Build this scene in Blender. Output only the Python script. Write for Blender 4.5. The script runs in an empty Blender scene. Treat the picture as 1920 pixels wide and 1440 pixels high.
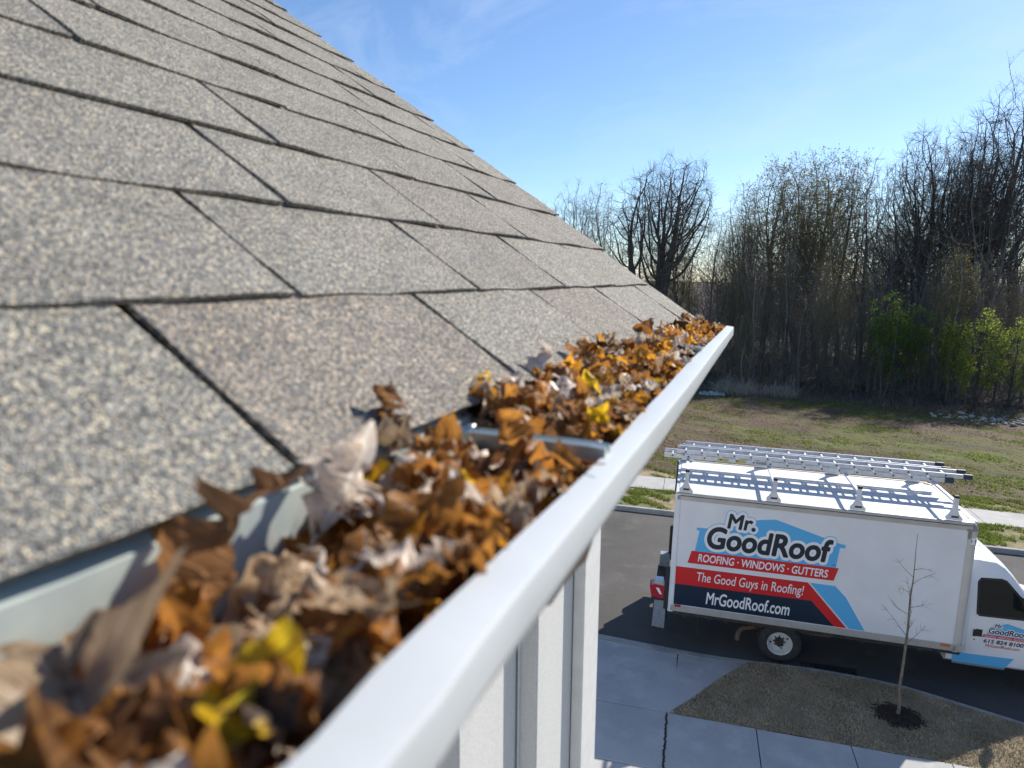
import bpy, bmesh, math, random
import numpy as np
from mathutils import Vector, Matrix

# ------------------------------------------------------------------ scene, camera, light
sc = bpy.context.scene
COL = sc.collection
R = math.radians
rnd = random.Random(7)
nrg = np.random.default_rng(11)

CH = 6.8532                                   # camera height above the road at the truck's tail
F_PX, PITCH, ROLL, YAW = 1315.0, R(8.70), R(0.52), R(22.67)
SUN_EL, SUN_AZ = R(34.0), R(23.0)             # azimuth clockwise from +Y

cy_, sy_ = math.cos(YAW), math.sin(YAW)
_fh = np.array([-sy_, cy_, 0.0]); _rt = np.array([cy_, sy_, 0.0]); _up = np.array([0, 0, 1.0])
FWD = _fh * math.cos(PITCH) - _up * math.sin(PITCH)
_u2 = _up * math.cos(PITCH) + _fh * math.sin(PITCH)
RGT = _rt * math.cos(ROLL) + _u2 * math.sin(ROLL)
UPV = _u2 * math.cos(ROLL) - _rt * math.sin(ROLL)

cam = bpy.data.cameras.new('camera')
cam.sensor_width = 36.0
cam.lens = F_PX / 1920 * 36.0
cam.clip_start = 0.01
cam.clip_end = 3000
cam.dof.use_dof = True
cam.dof.focus_distance = 9.0
cam.dof.aperture_fstop = 7.6
co = bpy.data.objects.new('camera', cam)
COL.objects.link(co)
m = Matrix.Identity(4)
for i in range(3):
    m[i][0], m[i][1], m[i][2] = RGT[i], UPV[i], -FWD[i]
m[2][3] = CH
co.matrix_world = m
sc.camera = co

sc.render.engine = 'CYCLES'
sc.cycles.use_denoising = True
sc.cycles.max_bounces = 8
sc.cycles.transparent_max_bounces = 16
vs = sc.view_settings
vs.view_transform = 'Standard'
vs.look = 'None'
vs.gamma = 1.0
vs.use_curve_mapping = False
vs.exposure = 0.50

world = bpy.data.worlds.new('World')
sc.world = world
world.use_nodes = True
wn, wl = world.node_tree.nodes, world.node_tree.links
wn.clear()
w_out = wn.new('ShaderNodeOutputWorld')
w_bg = wn.new('ShaderNodeBackground')
w_bg.inputs['Strength'].default_value = 0.10
sky = wn.new('ShaderNodeTexSky')
sky.sky_type = 'NISHITA'
sky.sun_disc = False
sky.sun_elevation = SUN_EL
sky.sun_rotation = SUN_AZ
sky.altitude = 150
sky.air_density = 1.0
sky.dust_density = 0.25
sky.ozone_density = 3.5
# faint cirrus streaks over the whole sky
w_tc = wn.new('ShaderNodeTexCoord')
w_map = wn.new('ShaderNodeMapping')
w_map.inputs['Rotation'].default_value = (0.3, 0.5, 0.9)
w_map.inputs['Scale'].default_value = (1.2, 4.5, 5.0)
w_no = wn.new('ShaderNodeTexNoise')
w_no.inputs['Scale'].default_value = 2.3
w_no.inputs['Detail'].default_value = 7
w_no.inputs['Roughness'].default_value = 0.62
w_no.inputs['Distortion'].default_value = 0.8
w_rp = wn.new('ShaderNodeValToRGB')
w_rp.color_ramp.elements[0].position = 0.46
w_rp.color_ramp.elements[0].color = (0, 0, 0, 1)
w_rp.color_ramp.elements[1].position = 0.85
w_rp.color_ramp.elements[1].color = (0.36, 0.36, 0.36, 1)
w_mix = wn.new('ShaderNodeMixRGB')
w_mix.inputs['Color2'].default_value = (6.0, 6.6, 7.6, 1)
wl.new(w_tc.outputs['Generated'], w_map.inputs['Vector'])
wl.new(w_map.outputs['Vector'], w_no.inputs['Vector'])
wl.new(w_no.outputs['Fac'], w_rp.inputs['Fac'])
wl.new(w_rp.outputs['Color'], w_mix.inputs['Fac'])
wl.new(sky.outputs['Color'], w_mix.inputs['Color1'])
w_gr = wn.new('ShaderNodeMixRGB'); w_gr.blend_type = 'MULTIPLY'; w_gr.inputs['Fac'].default_value = 1.0
w_gr.inputs['Color2'].default_value = (0.88, 0.97, 1.08, 1)
wl.new(w_mix.outputs['Color'], w_gr.inputs['Color1'])
wl.new(w_gr.outputs['Color'], w_bg.inputs['Color'])
wl.new(w_bg.outputs['Background'], w_out.inputs['Surface'])

sun = bpy.data.lights.new('sun', 'SUN')
sun.energy = 5.0
sun.angle = R(0.53)
sun.color = (1.0, 0.94, 0.84)
so = bpy.data.objects.new('sun', sun)
COL.objects.link(so)
SDIR = Vector((math.cos(SUN_EL) * math.sin(SUN_AZ), math.cos(SUN_EL) * math.cos(SUN_AZ), math.sin(SUN_EL)))
so.rotation_euler = (-SDIR).to_track_quat('-Z', 'Y').to_euler()
so.location = (20, 40, 40)

# ------------------------------------------------------------------ frames
HD, SL = R(8.19), R(1.3258)
G0 = np.array([-2.0221, 12.4496, 0.0])
ES = np.array([math.cos(HD), math.sin(HD), 0]); ET = np.array([-math.sin(HD), math.cos(HD), 0])
TS = math.tan(SL)

def flat_s(s):
    a = abs(s)
    if a > 28: a = 28 + 25 * math.tanh((a - 28) / 25)
    return math.copysign(a, s)

def GP(s, t, h=0.0):
    """road frame: s along the road, t across it (0 = truck's near side), h above the road"""
    return (G0[0] + ES[0] * s + ET[0] * t, G0[1] + ES[1] * s + ET[1] * t, -TS * flat_s(s) + h)

def ray(u, v):
    return FWD + RGT * ((u - 960) / F_PX) - UPV * ((v - 720) / F_PX)

def at_t(u, v, t):
    """photo direction carried out to the upright plane at t: gives s and the height z"""
    d = ray(u, v)
    o = np.array([0, 0, CH])
    k = ((G0 - o) @ ET + t) / (d @ ET)
    p = o + d * k
    return float((p - G0) @ ES), float(p[2])

def pix(p):
    q = np.array(p) - np.array([0, 0, CH])
    w = q @ FWD
    return 960 + F_PX * (q @ RGT) / w, 720 - F_PX * (q @ UPV) / w

# ------------------------------------------------------------------ helpers
def lin(r, g, b):
    f = lambda c: (c / 255 / 12.92) if c / 255 <= 0.04045 else ((c / 255 + 0.055) / 1.055) ** 2.4
    return (f(r), f(g), f(b), 1)

class MB:
    def __init__(self): self.v = []; self.f = []; self.mi = []
    def add(self, vs, fs, mi=0):
        o = len(self.v)
        self.v.extend(tuple(float(c) for c in p) for p in vs)
        self.f.extend(tuple(i + o for i in f) for f in fs)
        self.mi.extend([mi] * len(fs))
    def box(self, x0, x1, y0, y1, z0, z1, bev=0.0, mi=0, mat=None):
        bm = bmesh.new()
        bmesh.ops.create_cube(bm, size=1)
        for q in bm.verts:
            q.co = ((x0 + x1) / 2 + q.co.x * (x1 - x0), (y0 + y1) / 2 + q.co.y * (y1 - y0), (z0 + z1) / 2 + q.co.z * (z1 - z0))
        if bev > 0:
            bmesh.ops.bevel(bm, geom=list(bm.edges), offset=bev, segments=2, profile=0.6, affect='EDGES')
        bm.verts.index_update()
        vs_ = [(mat @ q.co) if mat else q.co.copy() for q in bm.verts]
        self.add(vs_, [[q.index for q in f.verts] for f in bm.faces], mi)
        bm.free()
    def tube(self, pts, rad, n=6, cap=True, mi=0):
        pts = [Vector(p) for p in pts]
        if not hasattr(rad, '__len__'): rad = [rad] * len(pts)
        vs_, fs = [], []
        prev = None
        for i, p in enumerate(pts):
            d = (pts[min(i + 1, len(pts) - 1)] - pts[max(i - 1, 0)])
            if d.length < 1e-9: d = Vector((0, 0, 1))
            d.normalize()
            if prev is None:
                a = d.orthogonal().normalized()
            else:
                a = prev - d * prev.dot(d)
                a = a.normalized() if a.length > 1e-6 else d.orthogonal().normalized()
            prev = a
            b = d.cross(a)
            for k in range(n):
                th = 2 * math.pi * k / n
                vs_.append(p + (a * math.cos(th) + b * math.sin(th)) * rad[i])
        for i in range(len(pts) - 1):
            for k in range(n):
                k2 = (k + 1) % n
                fs.append((i * n + k, i * n + k2, (i + 1) * n + k2, (i + 1) * n + k))
        if cap:
            fs.append(tuple(range(n - 1, -1, -1)))
            fs.append(tuple((len(pts) - 1) * n + k for k in range(n)))
        self.add(vs_, fs, mi)
    def lathe(self, prof, n=32, axis='y', mi=0, c=(0, 0, 0)):
        """prof: list of (radius, offset along axis)"""
        vs_, fs = [], []
        for r_, o_ in prof:
            for k in range(n):
                th = 2 * math.pi * k / n
                a, b = r_ * math.cos(th), r_ * math.sin(th)
                p = {'y': (a, o_, b), 'z': (a, b, o_), 'x': (o_, a, b)}[axis]
                vs_.append((p[0] + c[0], p[1] + c[1], p[2] + c[2]))
        for i in range(len(prof) - 1):
            for k in range(n):
                k2 = (k + 1) % n
                fs.append((i * n + k, i * n + k2, (i + 1) * n + k2, (i + 1) * n + k))
        self.add(vs_, fs, mi)
    def prism(self, poly, y0, y1, mi=0):
        """poly in (x, z), extruded along y"""
        n = len(poly)
        vs_ = [(p[0], y0, p[1]) for p in poly] + [(p[0], y1, p[1]) for p in poly]
        fs = [tuple(range(n)), tuple(range(2 * n - 1, n - 1, -1))]
        for i in range(n):
            j = (i + 1) % n
            fs.append((j, i, n + i, n + j))
        self.add(vs_, fs, mi)
    def grid(self, P, mi=0):
        """P: rows of points"""
        nr, nc = len(P), len(P[0])
        vs_ = [p for row in P for p in row]
        fs = [(i * nc + j, i * nc + j + 1, (i + 1) * nc + j + 1, (i + 1) * nc + j) for i in range(nr - 1) for j in range(nc - 1)]
        self.add(vs_, fs, mi)
    def mesh(self, name, mats, smooth=False):
        me = bpy.data.meshes.new(name)
        me.from_pydata(self.v, [], self.f)
        for mt in (mats if isinstance(mats, (list, tuple)) else [mats]): me.materials.append(mt)
        if any(self.mi): me.polygons.foreach_set('material_index', self.mi)
        if smooth: me.polygons.foreach_set('use_smooth', [True] * len(me.polygons))
        me.update()
        return me
    def build(self, name, mats, parent=None, smooth=False, fixn=True):
        me = self.mesh(name, mats, smooth)
        if fixn:
            bm = bmesh.new(); bm.from_mesh(me)
            bmesh.ops.recalc_face_normals(bm, faces=bm.faces)
            bm.to_mesh(me); bm.free()
        return link(name, me, parent)

def link(name, data, parent=None):
    o = bpy.data.objects.new(name, data)
    COL.objects.link(o)
    if parent: o.parent = parent
    return o

def tag(o, label=None, cat=None, group=None, kind=None):
    if label: o['label'] = label
    if cat: o['category'] = cat
    if group: o['group'] = group
    if kind: o['kind'] = kind
    return o

def thing(name, loc, label, cat, group=None, rz=0, scale=1):
    o = link(name, None)
    o.location = loc; o.rotation_euler = (0, 0, rz); o.scale = (scale,) * 3 if not hasattr(scale, '__len__') else scale
    return tag(o, label, cat, group)

# ------------------------------------------------------------------ materials
def mat(name, c1, c2=None, scale=10, rough=0.7, bump=0.0, bscale=None, metal=0.0, detail=5, lo=0.35, hi=0.65, spec=0.5, vary=0.0, coat=0.0, bdist=0.01):
    mt = bpy.data.materials.new(name)
    mt.use_nodes = True
    n, l = mt.node_tree.nodes, mt.node_tree.links
    b = n['Principled BSDF']
    b.inputs['Roughness'].default_value = rough
    b.inputs['Metallic'].default_value = metal
    b.inputs['Specular IOR Level'].default_value = spec
    b.inputs['Coat Weight'].default_value = coat
    b.inputs['Base Color'].default_value = c1
    tc = n.new('ShaderNodeTexCoord')
    colout = None
    if c2:
        no = n.new('ShaderNodeTexNoise')
        no.inputs['Scale'].default_value = scale; no.inputs['Detail'].default_value = detail
        rp = n.new('ShaderNodeValToRGB')
        rp.color_ramp.elements[0].position = lo; rp.color_ramp.elements[0].color = c1
        rp.color_ramp.elements[1].position = hi; rp.color_ramp.elements[1].color = c2
        l.new(tc.outputs['Object'], no.inputs['Vector']); l.new(no.outputs['Fac'], rp.inputs['Fac'])
        colout = rp.outputs['Color']
    if vary > 0:
        oi = n.new('ShaderNodeObjectInfo')
        hs = n.new('ShaderNodeHueSaturation')
        mr = n.new('ShaderNodeMapRange')
        mr.inputs['To Min'].default_value = 1 - vary; mr.inputs['To Max'].default_value = 1 + vary
        l.new(oi.outputs['Random'], mr.inputs['Value']); l.new(mr.outputs['Result'], hs.inputs['Value'])
        if colout: l.new(colout, hs.inputs['Color'])
        else: hs.inputs['Color'].default_value = c1
        colout = hs.outputs['Color']
    if colout: l.new(colout, b.inputs['Base Color'])
    if bump > 0:
        nb = n.new('ShaderNodeTexNoise')
        nb.inputs['Scale'].default_value = bscale or scale * 3; nb.inputs['Detail'].default_value = 4
        bp = n.new('ShaderNodeBump')
        bp.inputs['Strength'].default_value = bump; bp.inputs['Distance'].default_value = bdist
        l.new(tc.outputs['Object'], nb.inputs['Vector']); l.new(nb.outputs['Fac'], bp.inputs['Height'])
        l.new(bp.outputs['Normal'], b.inputs['Normal'])
    return mt

def layered(name, layers, rough=0.9, bump=0.4, bscale=30, bdist=0.02, coord='Object', stretch=(1, 1, 1)):
    """layers: first (color); then (color, scale, lo, hi, detail) laid over by noise masks"""
    mt = bpy.data.materials.new(name); mt.use_nodes = True
    n, l = mt.node_tree.nodes, mt.node_tree.links
    b = n['Principled BSDF']; b.inputs['Roughness'].default_value = rough; b.inputs['Specular IOR Level'].default_value = 0.25
    tc = n.new('ShaderNodeTexCoord')
    mp = n.new('ShaderNodeMapping'); mp.inputs['Scale'].default_value = stretch
    l.new(tc.outputs[coord], mp.inputs['Vector'])
    cur = None
    for i, ly in enumerate(layers[1:]):
        c, s_, lo, hi, dt = ly
        no = n.new('ShaderNodeTexNoise'); no.noise_dimensions = '4D'
        no.inputs['Scale'].default_value = s_; no.inputs['Detail'].default_value = dt; no.inputs['W'].default_value = i * 3.7 + 0.5
        no.inputs['Roughness'].default_value = 0.6
        mr = n.new('ShaderNodeMapRange'); mr.inputs['From Min'].default_value = lo; mr.inputs['From Max'].default_value = hi
        mx = n.new('ShaderNodeMixRGB'); mx.inputs['Color2'].default_value = c
        if cur is None: mx.inputs['Color1'].default_value = layers[0]
        else: l.new(cur, mx.inputs['Color1'])
        l.new(mp.outputs['Vector'], no.inputs['Vector']); l.new(no.outputs['Fac'], mr.inputs['Value']); l.new(mr.outputs['Result'], mx.inputs['Fac'])
        cur = mx.outputs['Color']
    l.new(cur, b.inputs['Base Color'])
    if bump > 0:
        nb = n.new('ShaderNodeTexNoise'); nb.inputs['Scale'].default_value = bscale; nb.inputs['Detail'].default_value = 6; nb.inputs['Roughness'].default_value = 0.65
        bp = n.new('ShaderNodeBump'); bp.inputs['Strength'].default_value = bump; bp.inputs['Distance'].default_value = bdist
        l.new(tc.outputs[coord], nb.inputs['Vector']); l.new(nb.outputs['Fac'], bp.inputs['Height']); l.new(bp.outputs['Normal'], b.inputs['Normal'])
    return mt

def leafmat(name, c1, c2, scale=40, trans=0.35, rough=0.6, vary=0.25, lo=0.3, hi=0.7, tint=(1, 1, 1, 1), veins=False):
    mt = bpy.data.materials.new(name); mt.use_nodes = True
    n, l = mt.node_tree.nodes, mt.node_tree.links
    b = n['Principled BSDF']; b.inputs['Roughness'].default_value = rough; b.inputs['Specular IOR Level'].default_value = 0.28
    out = n['Material Output']
    tc = n.new('ShaderNodeTexCoord'); no = n.new('ShaderNodeTexNoise')
    no.inputs['Scale'].default_value = scale; no.inputs['Detail'].default_value = 6
    rp = n.new('ShaderNodeValToRGB')
    rp.color_ramp.elements[0].position = lo; rp.color_ramp.elements[0].color = c1
    rp.color_ramp.elements[1].position = hi; rp.color_ramp.elements[1].color = c2
    oi = n.new('ShaderNodeObjectInfo'); hs = n.new('ShaderNodeHueSaturation'); mr = n.new('ShaderNodeMapRange')
    mr.inputs['To Min'].default_value = 1 - vary; mr.inputs['To Max'].default_value = 1 + vary
    l.new(oi.outputs['Random'], mr.inputs['Value']); l.new(mr.outputs['Result'], hs.inputs['Value'])
    l.new(tc.outputs['Object'], no.inputs['Vector']); l.new(no.outputs['Fac'], rp.inputs['Fac']); l.new(rp.outputs['Color'], hs.inputs['Color'])
    if veins:
        sx = n.new('ShaderNodeSeparateXYZ'); l.new(tc.outputs['Object'], sx.inputs['Vector'])
        ab = n.new('ShaderNodeMath'); ab.operation = 'ABSOLUTE'; l.new(sx.outputs['X'], ab.inputs[0])
        m1 = n.new('ShaderNodeMath'); m1.operation = 'MULTIPLY_ADD'; m1.inputs[1].default_value = -38; l.new(ab.outputs[0], m1.inputs[0])
        m2 = n.new('ShaderNodeMath'); m2.operation = 'MULTIPLY'; m2.inputs[1].default_value = 52; l.new(sx.outputs['Y'], m2.inputs[0]); l.new(m2.outputs[0], m1.inputs[2])
        sn = n.new('ShaderNodeMath'); sn.operation = 'SINE'; l.new(m1.outputs[0], sn.inputs[0])
        r1 = n.new('ShaderNodeMapRange'); r1.inputs['From Min'].default_value = .86; r1.inputs['From Max'].default_value = 1.0; l.new(sn.outputs[0], r1.inputs['Value'])
        r2 = n.new('ShaderNodeMapRange'); r2.inputs['From Min'].default_value = .022; r2.inputs['From Max'].default_value = .010; l.new(ab.outputs[0], r2.inputs['Value'])
        mxv = n.new('ShaderNodeMath'); mxv.operation = 'MAXIMUM'; l.new(r1.outputs['Result'], mxv.inputs[0]); l.new(r2.outputs['Result'], mxv.inputs[1])
        sc2 = n.new('ShaderNodeMath'); sc2.operation = 'MULTIPLY'; sc2.inputs[1].default_value = .55; l.new(mxv.outputs[0], sc2.inputs[0])
        mv = n.new('ShaderNodeMixRGB'); mv.blend_type = 'MIX'; mv.inputs['Color2'].default_value = (min(1, c2[0] * 1.5), min(1, c2[1] * 1.5), min(1, c2[2] * 1.5), 1)
        l.new(sc2.outputs[0], mv.inputs['Fac']); l.new(rp.outputs['Color'], mv.inputs['Color1']); l.new(mv.outputs['Color'], hs.inputs['Color'])
        # rotted spots
        ns = n.new('ShaderNodeTexNoise'); ns.inputs['Scale'].default_value = 7; ns.inputs['Detail'].default_value = 6; l.new(tc.outputs['Object'], ns.inputs['Vector'])
        rs_ = n.new('ShaderNodeMapRange'); rs_.inputs['From Min'].default_value = .56; rs_.inputs['From Max'].default_value = .70; rs_.inputs['To Max'].default_value = .7; l.new(ns.outputs['Fac'], rs_.inputs['Value'])
        md = n.new('ShaderNodeMixRGB'); md.inputs['Color2'].default_value = (.04, .022, .012, 1); l.new(rs_.outputs['Result'], md.inputs['Fac']); l.new(mv.outputs['Color'], md.inputs['Color1']); l.new(md.outputs['Color'], hs.inputs['Color'])
        bpn = n.new('ShaderNodeBump'); bpn.inputs['Strength'].default_value = .5; bpn.inputs['Distance'].default_value = .01; l.new(mxv.outputs[0], bpn.inputs['Height']); l.new(bpn.outputs['Normal'], b.inputs['Normal'])
    l.new(hs.outputs['Color'], b.inputs['Base Color'])
    tr = n.new('ShaderNodeBsdfTranslucent'); mx = n.new('ShaderNodeMixShader'); mx.inputs['Fac'].default_value = trans
    tm = n.new('ShaderNodeMixRGB'); tm.blend_type = 'MULTIPLY'; tm.inputs['Fac'].default_value = 1; tm.inputs['Color2'].default_value = tint
    l.new(hs.outputs['Color'], tm.inputs['Color1']); l.new(tm.outputs['Color'], tr.inputs['Color'])
    l.new(b.outputs['BSDF'], mx.inputs[1]); l.new(tr.outputs['BSDF'], mx.inputs[2]); l.new(mx.outputs['Shader'], out.inputs['Surface'])
    return mt

# granule-covered asphalt shingle
def shingle_mat():
    mt = bpy.data.materials.new('shingle_granules'); mt.use_nodes = True
    n, l = mt.node_tree.nodes, mt.node_tree.links
    b = n['Principled BSDF']; b.inputs['Roughness'].default_value = 0.85; b.inputs['Specular IOR Level'].default_value = 0.35
    tc = n.new('ShaderNodeTexCoord'); geo = n.new('ShaderNodeNewGeometry')
    vo = n.new('ShaderNodeTexVoronoi'); vo.inputs['Scale'].default_value = 760
    l.new(geo.outputs['Position'], vo.inputs['Vector'])
    sep = n.new('ShaderNodeSeparateColor'); l.new(vo.outputs['Color'], sep.inputs['Color'])
    rp = n.new('ShaderNodeValToRGB')
    e = rp.color_ramp.elements
    e[0].position = 0.0; e[0].color = (0.035, 0.034, 0.034, 1)
    e[1].position = 1.0; e[1].color = (0.70, 0.64, 0.52, 1)
    for p_, c_ in ((0.28, (0.098, 0.099, 0.10, 1)), (0.60, (0.198, 0.198, 0.194, 1)), (0.84, (0.365, 0.357, 0.335, 1)), (0.93, (0.64, 0.52, 0.35, 1))):
        k = e.new(p_); k.color = c_
    l.new(sep.outputs['Red'], rp.inputs['Fac'])
    # larger blotches and a tint per shingle
    no = n.new('ShaderNodeTexNoise'); no.inputs['Scale'].default_value = 14; no.inputs['Detail'].default_value = 4
    l.new(geo.outputs['Position'], no.inputs['Vector'])
    mr = n.new('ShaderNodeMapRange'); mr.inputs['From Min'].default_value = 0.3; mr.inputs['From Max'].default_value = 0.7
    mr.inputs['To Min'].default_value = 0.90; mr.inputs['To Max'].default_value = 1.12
    l.new(no.outputs['Fac'], mr.inputs['Value'])
    mu = n.new('ShaderNodeMixRGB'); mu.blend_type = 'MULTIPLY'; mu.inputs['Fac'].default_value = 1
    l.new(rp.outputs['Color'], mu.inputs['Color1'])
    oi = n.new('ShaderNodeObjectInfo')
    tr = n.new('ShaderNodeValToRGB'); te = tr.color_ramp.elements
    te[0].position = 0; te[0].color = (1.08, 1.06, 1.01, 1); te[1].position = 1; te[1].color = (1.07, 0.99, 0.92, 1)
    for p_, c_ in ((0.35, (1.16, 1.14, 1.07, 1)), (0.7, (1.09, 1.07, 1.02, 1)), (0.85, (1.01, 0.98, 0.95, 1))):
        k = te.new(p_); k.color = c_
    l.new(oi.outputs['Random'], tr.inputs['Fac'])
    l.new(tr.outputs['Color'], mu.inputs['Color2'])
    m2 = n.new('ShaderNodeMixRGB'); m2.blend_type = 'MULTIPLY'; m2.inputs['Fac'].default_value = 1
    l.new(mu.outputs['Color'], m2.inputs['Color1']); l.new(mr.outputs['Result'], m2.inputs['Color2'])
    l.new(m2.outputs['Color'], b.inputs['Base Color'])
    bp = n.new('ShaderNodeBump'); bp.inputs['Strength'].default_value = 0.9; bp.inputs['Distance'].default_value = 0.0012
    l.new(vo.outputs['Distance'], bp.inputs['Height']); bp.invert = True
    l.new(bp.outputs['Normal'], b.inputs['Normal'])
    return mt

M = {}
M['shingle'] = shingle_mat()
M['deck'] = mat('roof_felt', (0.012, 0.011, 0.011, 1), rough=0.95)
M['gutter'] = layered('white_gutter_paint', [(0.53, 0.555, 0.57, 1), ((0.48, 0.50, 0.505, 1), 7, 0.45, 0.7, 5), ((0.42, 0.40, 0.35, 1), 30, 0.66, 0.80, 6), ((0.30, 0.25, 0.18, 1), 110, 0.70, 0.82, 3)], rough=0.36, bump=0.10, bscale=14, bdist=0.004)
M['siding'] = mat('white_siding', (0.70, 0.70, 0.685, 1), (0.64, 0.64, 0.625, 1), 160, 0.55, bump=0.25, bscale=220, bdist=0.002, detail=3)
M['trim'] = mat('white_trim', (0.76, 0.76, 0.75, 1), (0.70, 0.70, 0.69, 1), 30, 0.5)
M['drip'] = mat('drip_edge_metal', (0.50, 0.56, 0.52, 1), (0.42, 0.47, 0.46, 1), 40, 0.4)
M['alum'] = mat('aluminium', (0.62, 0.64, 0.66, 1), (0.50, 0.52, 0.54, 1), 25, 0.32, metal=0.85)
M['ladder'] = mat('ladder_aluminium', (0.60, 0.62, 0.66, 1), (0.50, 0.52, 0.56, 1), 12, 0.42, metal=0.55)
M['hanger'] = mat('hanger_metal', (0.42, 0.48, 0.41, 1), (0.56, 0.60, 0.58, 1), 30, 0.34, metal=0.6)
M['white'] = mat('truck_white', (0.78, 0.79, 0.82, 1), (0.70, 0.71, 0.73, 1), 1.3, 0.30, coat=0.3, bump=0.25, bscale=1.6, bdist=0.02, detail=7)
M['roofw'] = mat('truck_roof_white', (0.74, 0.745, 0.75, 1), (0.60, 0.605, 0.61, 1), 3.5, 0.55, detail=8)
M['rail'] = mat('extruded_rail', (0.50, 0.48, 0.45, 1), (0.42, 0.40, 0.38, 1), 4, 0.45, metal=0.35)
M['post'] = mat('corner_post', (0.60, 0.58, 0.54, 1), (0.54, 0.52, 0.49, 1), 3, 0.45, metal=0.2)
M['cap'] = mat('corner_casting', (0.30, 0.29, 0.28, 1), (0.24, 0.23, 0.23, 1), 20, 0.5, metal=0.5)
M['black'] = mat('black_rubber', (0.018, 0.018, 0.019, 1), (0.03, 0.03, 0.03, 1), 30, 0.7)
M['tyre'] = mat('tyre_rubber', (0.020, 0.020, 0.021, 1), (0.04, 0.038, 0.036, 1), 20, 0.82)
M['chassis'] = mat('chassis_black', (0.022, 0.021, 0.02, 1), (0.05, 0.042, 0.035, 1), 8, 0.8)
M['rust'] = mat('rusty_pipe', (0.16, 0.10, 0.06, 1), (0.09, 0.06, 0.045, 1), 25, 0.8)
M['rim'] = mat('rim_white', (0.62, 0.62, 0.60, 1), (0.40, 0.38, 0.35, 1), 14, 0.45, lo=0.5, hi=0.8)
M['red'] = mat('print_red', lin(206, 30, 36), rough=0.35)
M['navy'] = mat('print_navy', lin(8, 36, 58), rough=0.35)
M['blue'] = mat('print_light_blue', lin(84, 176, 228), rough=0.35)
M['pwhite'] = mat('print_white', (0.80, 0.81, 0.83, 1), rough=0.35)
M['ink'] = mat('print_navy_ink', lin(8, 34, 52), rough=0.35)
M['lampred'] = mat('lamp_red', (0.42, 0.012, 0.02, 1), rough=0.12, coat=0.6)
M['lampor'] = mat('lamp_orange', (0.55, 0.16, 0.04, 1), rough=0.2)
M['glass'] = mat('dark_glass', (0.010, 0.016, 0.019, 1), rough=0.05, spec=0.35)
M['seat'] = mat('grey_cloth', (0.09, 0.09, 0.095, 1), rough=0.9)
M['grey'] = mat('grey_metal', (0.26, 0.30, 0.34, 1), (0.2, 0.23, 0.26, 1), 15, 0.5, metal=0.3)
M['cabblue'] = mat('cab_stripe_blue', lin(92, 176, 224), rough=0.3, coat=0.4)
M['capblue'] = mat('ladder_end_cap', (0.015, 0.03, 0.06, 1), rough=0.55)
M['lyellow'] = mat('label_yellow', (0.48, 0.42, 0.06, 1), rough=0.5)
M['asphalt'] = layered('asphalt', [(0.115, 0.108, 0.102, 1), ((0.080, 0.076, 0.072, 1), 0.35, 0.4, 0.65, 6), ((0.135, 0.128, 0.12, 1), 1.3, 0.55, 0.75, 5), ((0.155, 0.147, 0.138, 1), 60, 0.55, 0.75, 3), ((0.055, 0.053, 0.051, 1), 90, 0.58, 0.75, 3)], rough=0.92, bump=0.5, bscale=150, bdist=0.006)
M['concrete'] = layered('concrete', [(0.46, 0.45, 0.43, 1), ((0.38, 0.375, 0.36, 1), 1.1, 0.4, 0.65, 5), ((0.53, 0.52, 0.49, 1), 2.7, 0.5, 0.75, 6), ((0.30, 0.295, 0.28, 1), 26, 0.62, 0.8, 4), ((0.25, 0.24, 0.225, 1), 0.9, 0.60, 0.78, 7), ((0.20, 0.19, 0.175, 1), 4.5, 0.68, 0.78, 5)], rough=0.88, bump=0.25, bscale=110, bdist=0.004)
M['curbc'] = layered('curb_concrete', [(0.36, 0.35, 0.33, 1), ((0.27, 0.26, 0.25, 1), 1.8, 0.45, 0.65, 5), ((0.44, 0.42, 0.39, 1), 9, 0.5, 0.75, 4)], rough=0.9, bump=0.3, bscale=90, bdist=0.004)
M['dirt'] = layered('bare_soil', [(0.20, 0.15, 0.10, 1), ((0.30, 0.23, 0.16, 1), 1.2, 0.45, 0.65, 5), ((0.12, 0.09, 0.06, 1), 7, 0.52, 0.7, 5)], bump=0.6, bscale=25)
M['field'] = layered('patchy_field', [(0.130, 0.090, 0.056, 1), ((0.115, 0.120, 0.026, 1), 0.16, 0.46, 0.58, 5), ((0.080, 0.058, 0.040, 1), 0.42, 0.50, 0.66, 6), ((0.24, 0.185, 0.13, 1), 1.1, 0.60, 0.76, 5), ((0.130, 0.165, 0.028, 1), 0.55, 0.56, 0.68, 6), ((0.055, 0.042, 0.03, 1), 4.0, 0.55, 0.74, 4)], bump=1.0, bscale=5, bdist=0.16, stretch=(0.55, 1.6, 1))
M['verge'] = layered('verge_soil', [(0.36, 0.27, 0.18, 1), ((0.13, 0.15, 0.035, 1), 0.9, 0.42, 0.55, 5), ((0.22, 0.165, 0.11, 1), 3.0, 0.50, 0.7, 5)], bump=0.8, bscale=12, bdist=0.05)
M['lawn'] = layered('dormant_lawn_thatch', [(0.32, 0.26, 0.17, 1), ((0.21, 0.17, 0.11, 1), 2.5, 0.45, 0.65, 5), ((0.38, 0.30, 0.20, 1), 18, 0.5, 0.7, 5)], bump=0.9, bscale=60, bdist=0.03)
M['litter'] = layered('forest_floor', [(0.075, 0.055, 0.038, 1), ((0.12, 0.088, 0.06, 1), 0.7, 0.45, 0.65, 5), ((0.045, 0.05, 0.022, 1), 0.3, 0.52, 0.66, 4)], bump=0.8, bscale=8, bdist=0.1)
M['mulch'] = mat('dark_mulch', (0.020, 0.014, 0.011, 1), (0.045, 0.032, 0.025, 1), 30, 0.95)
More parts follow.
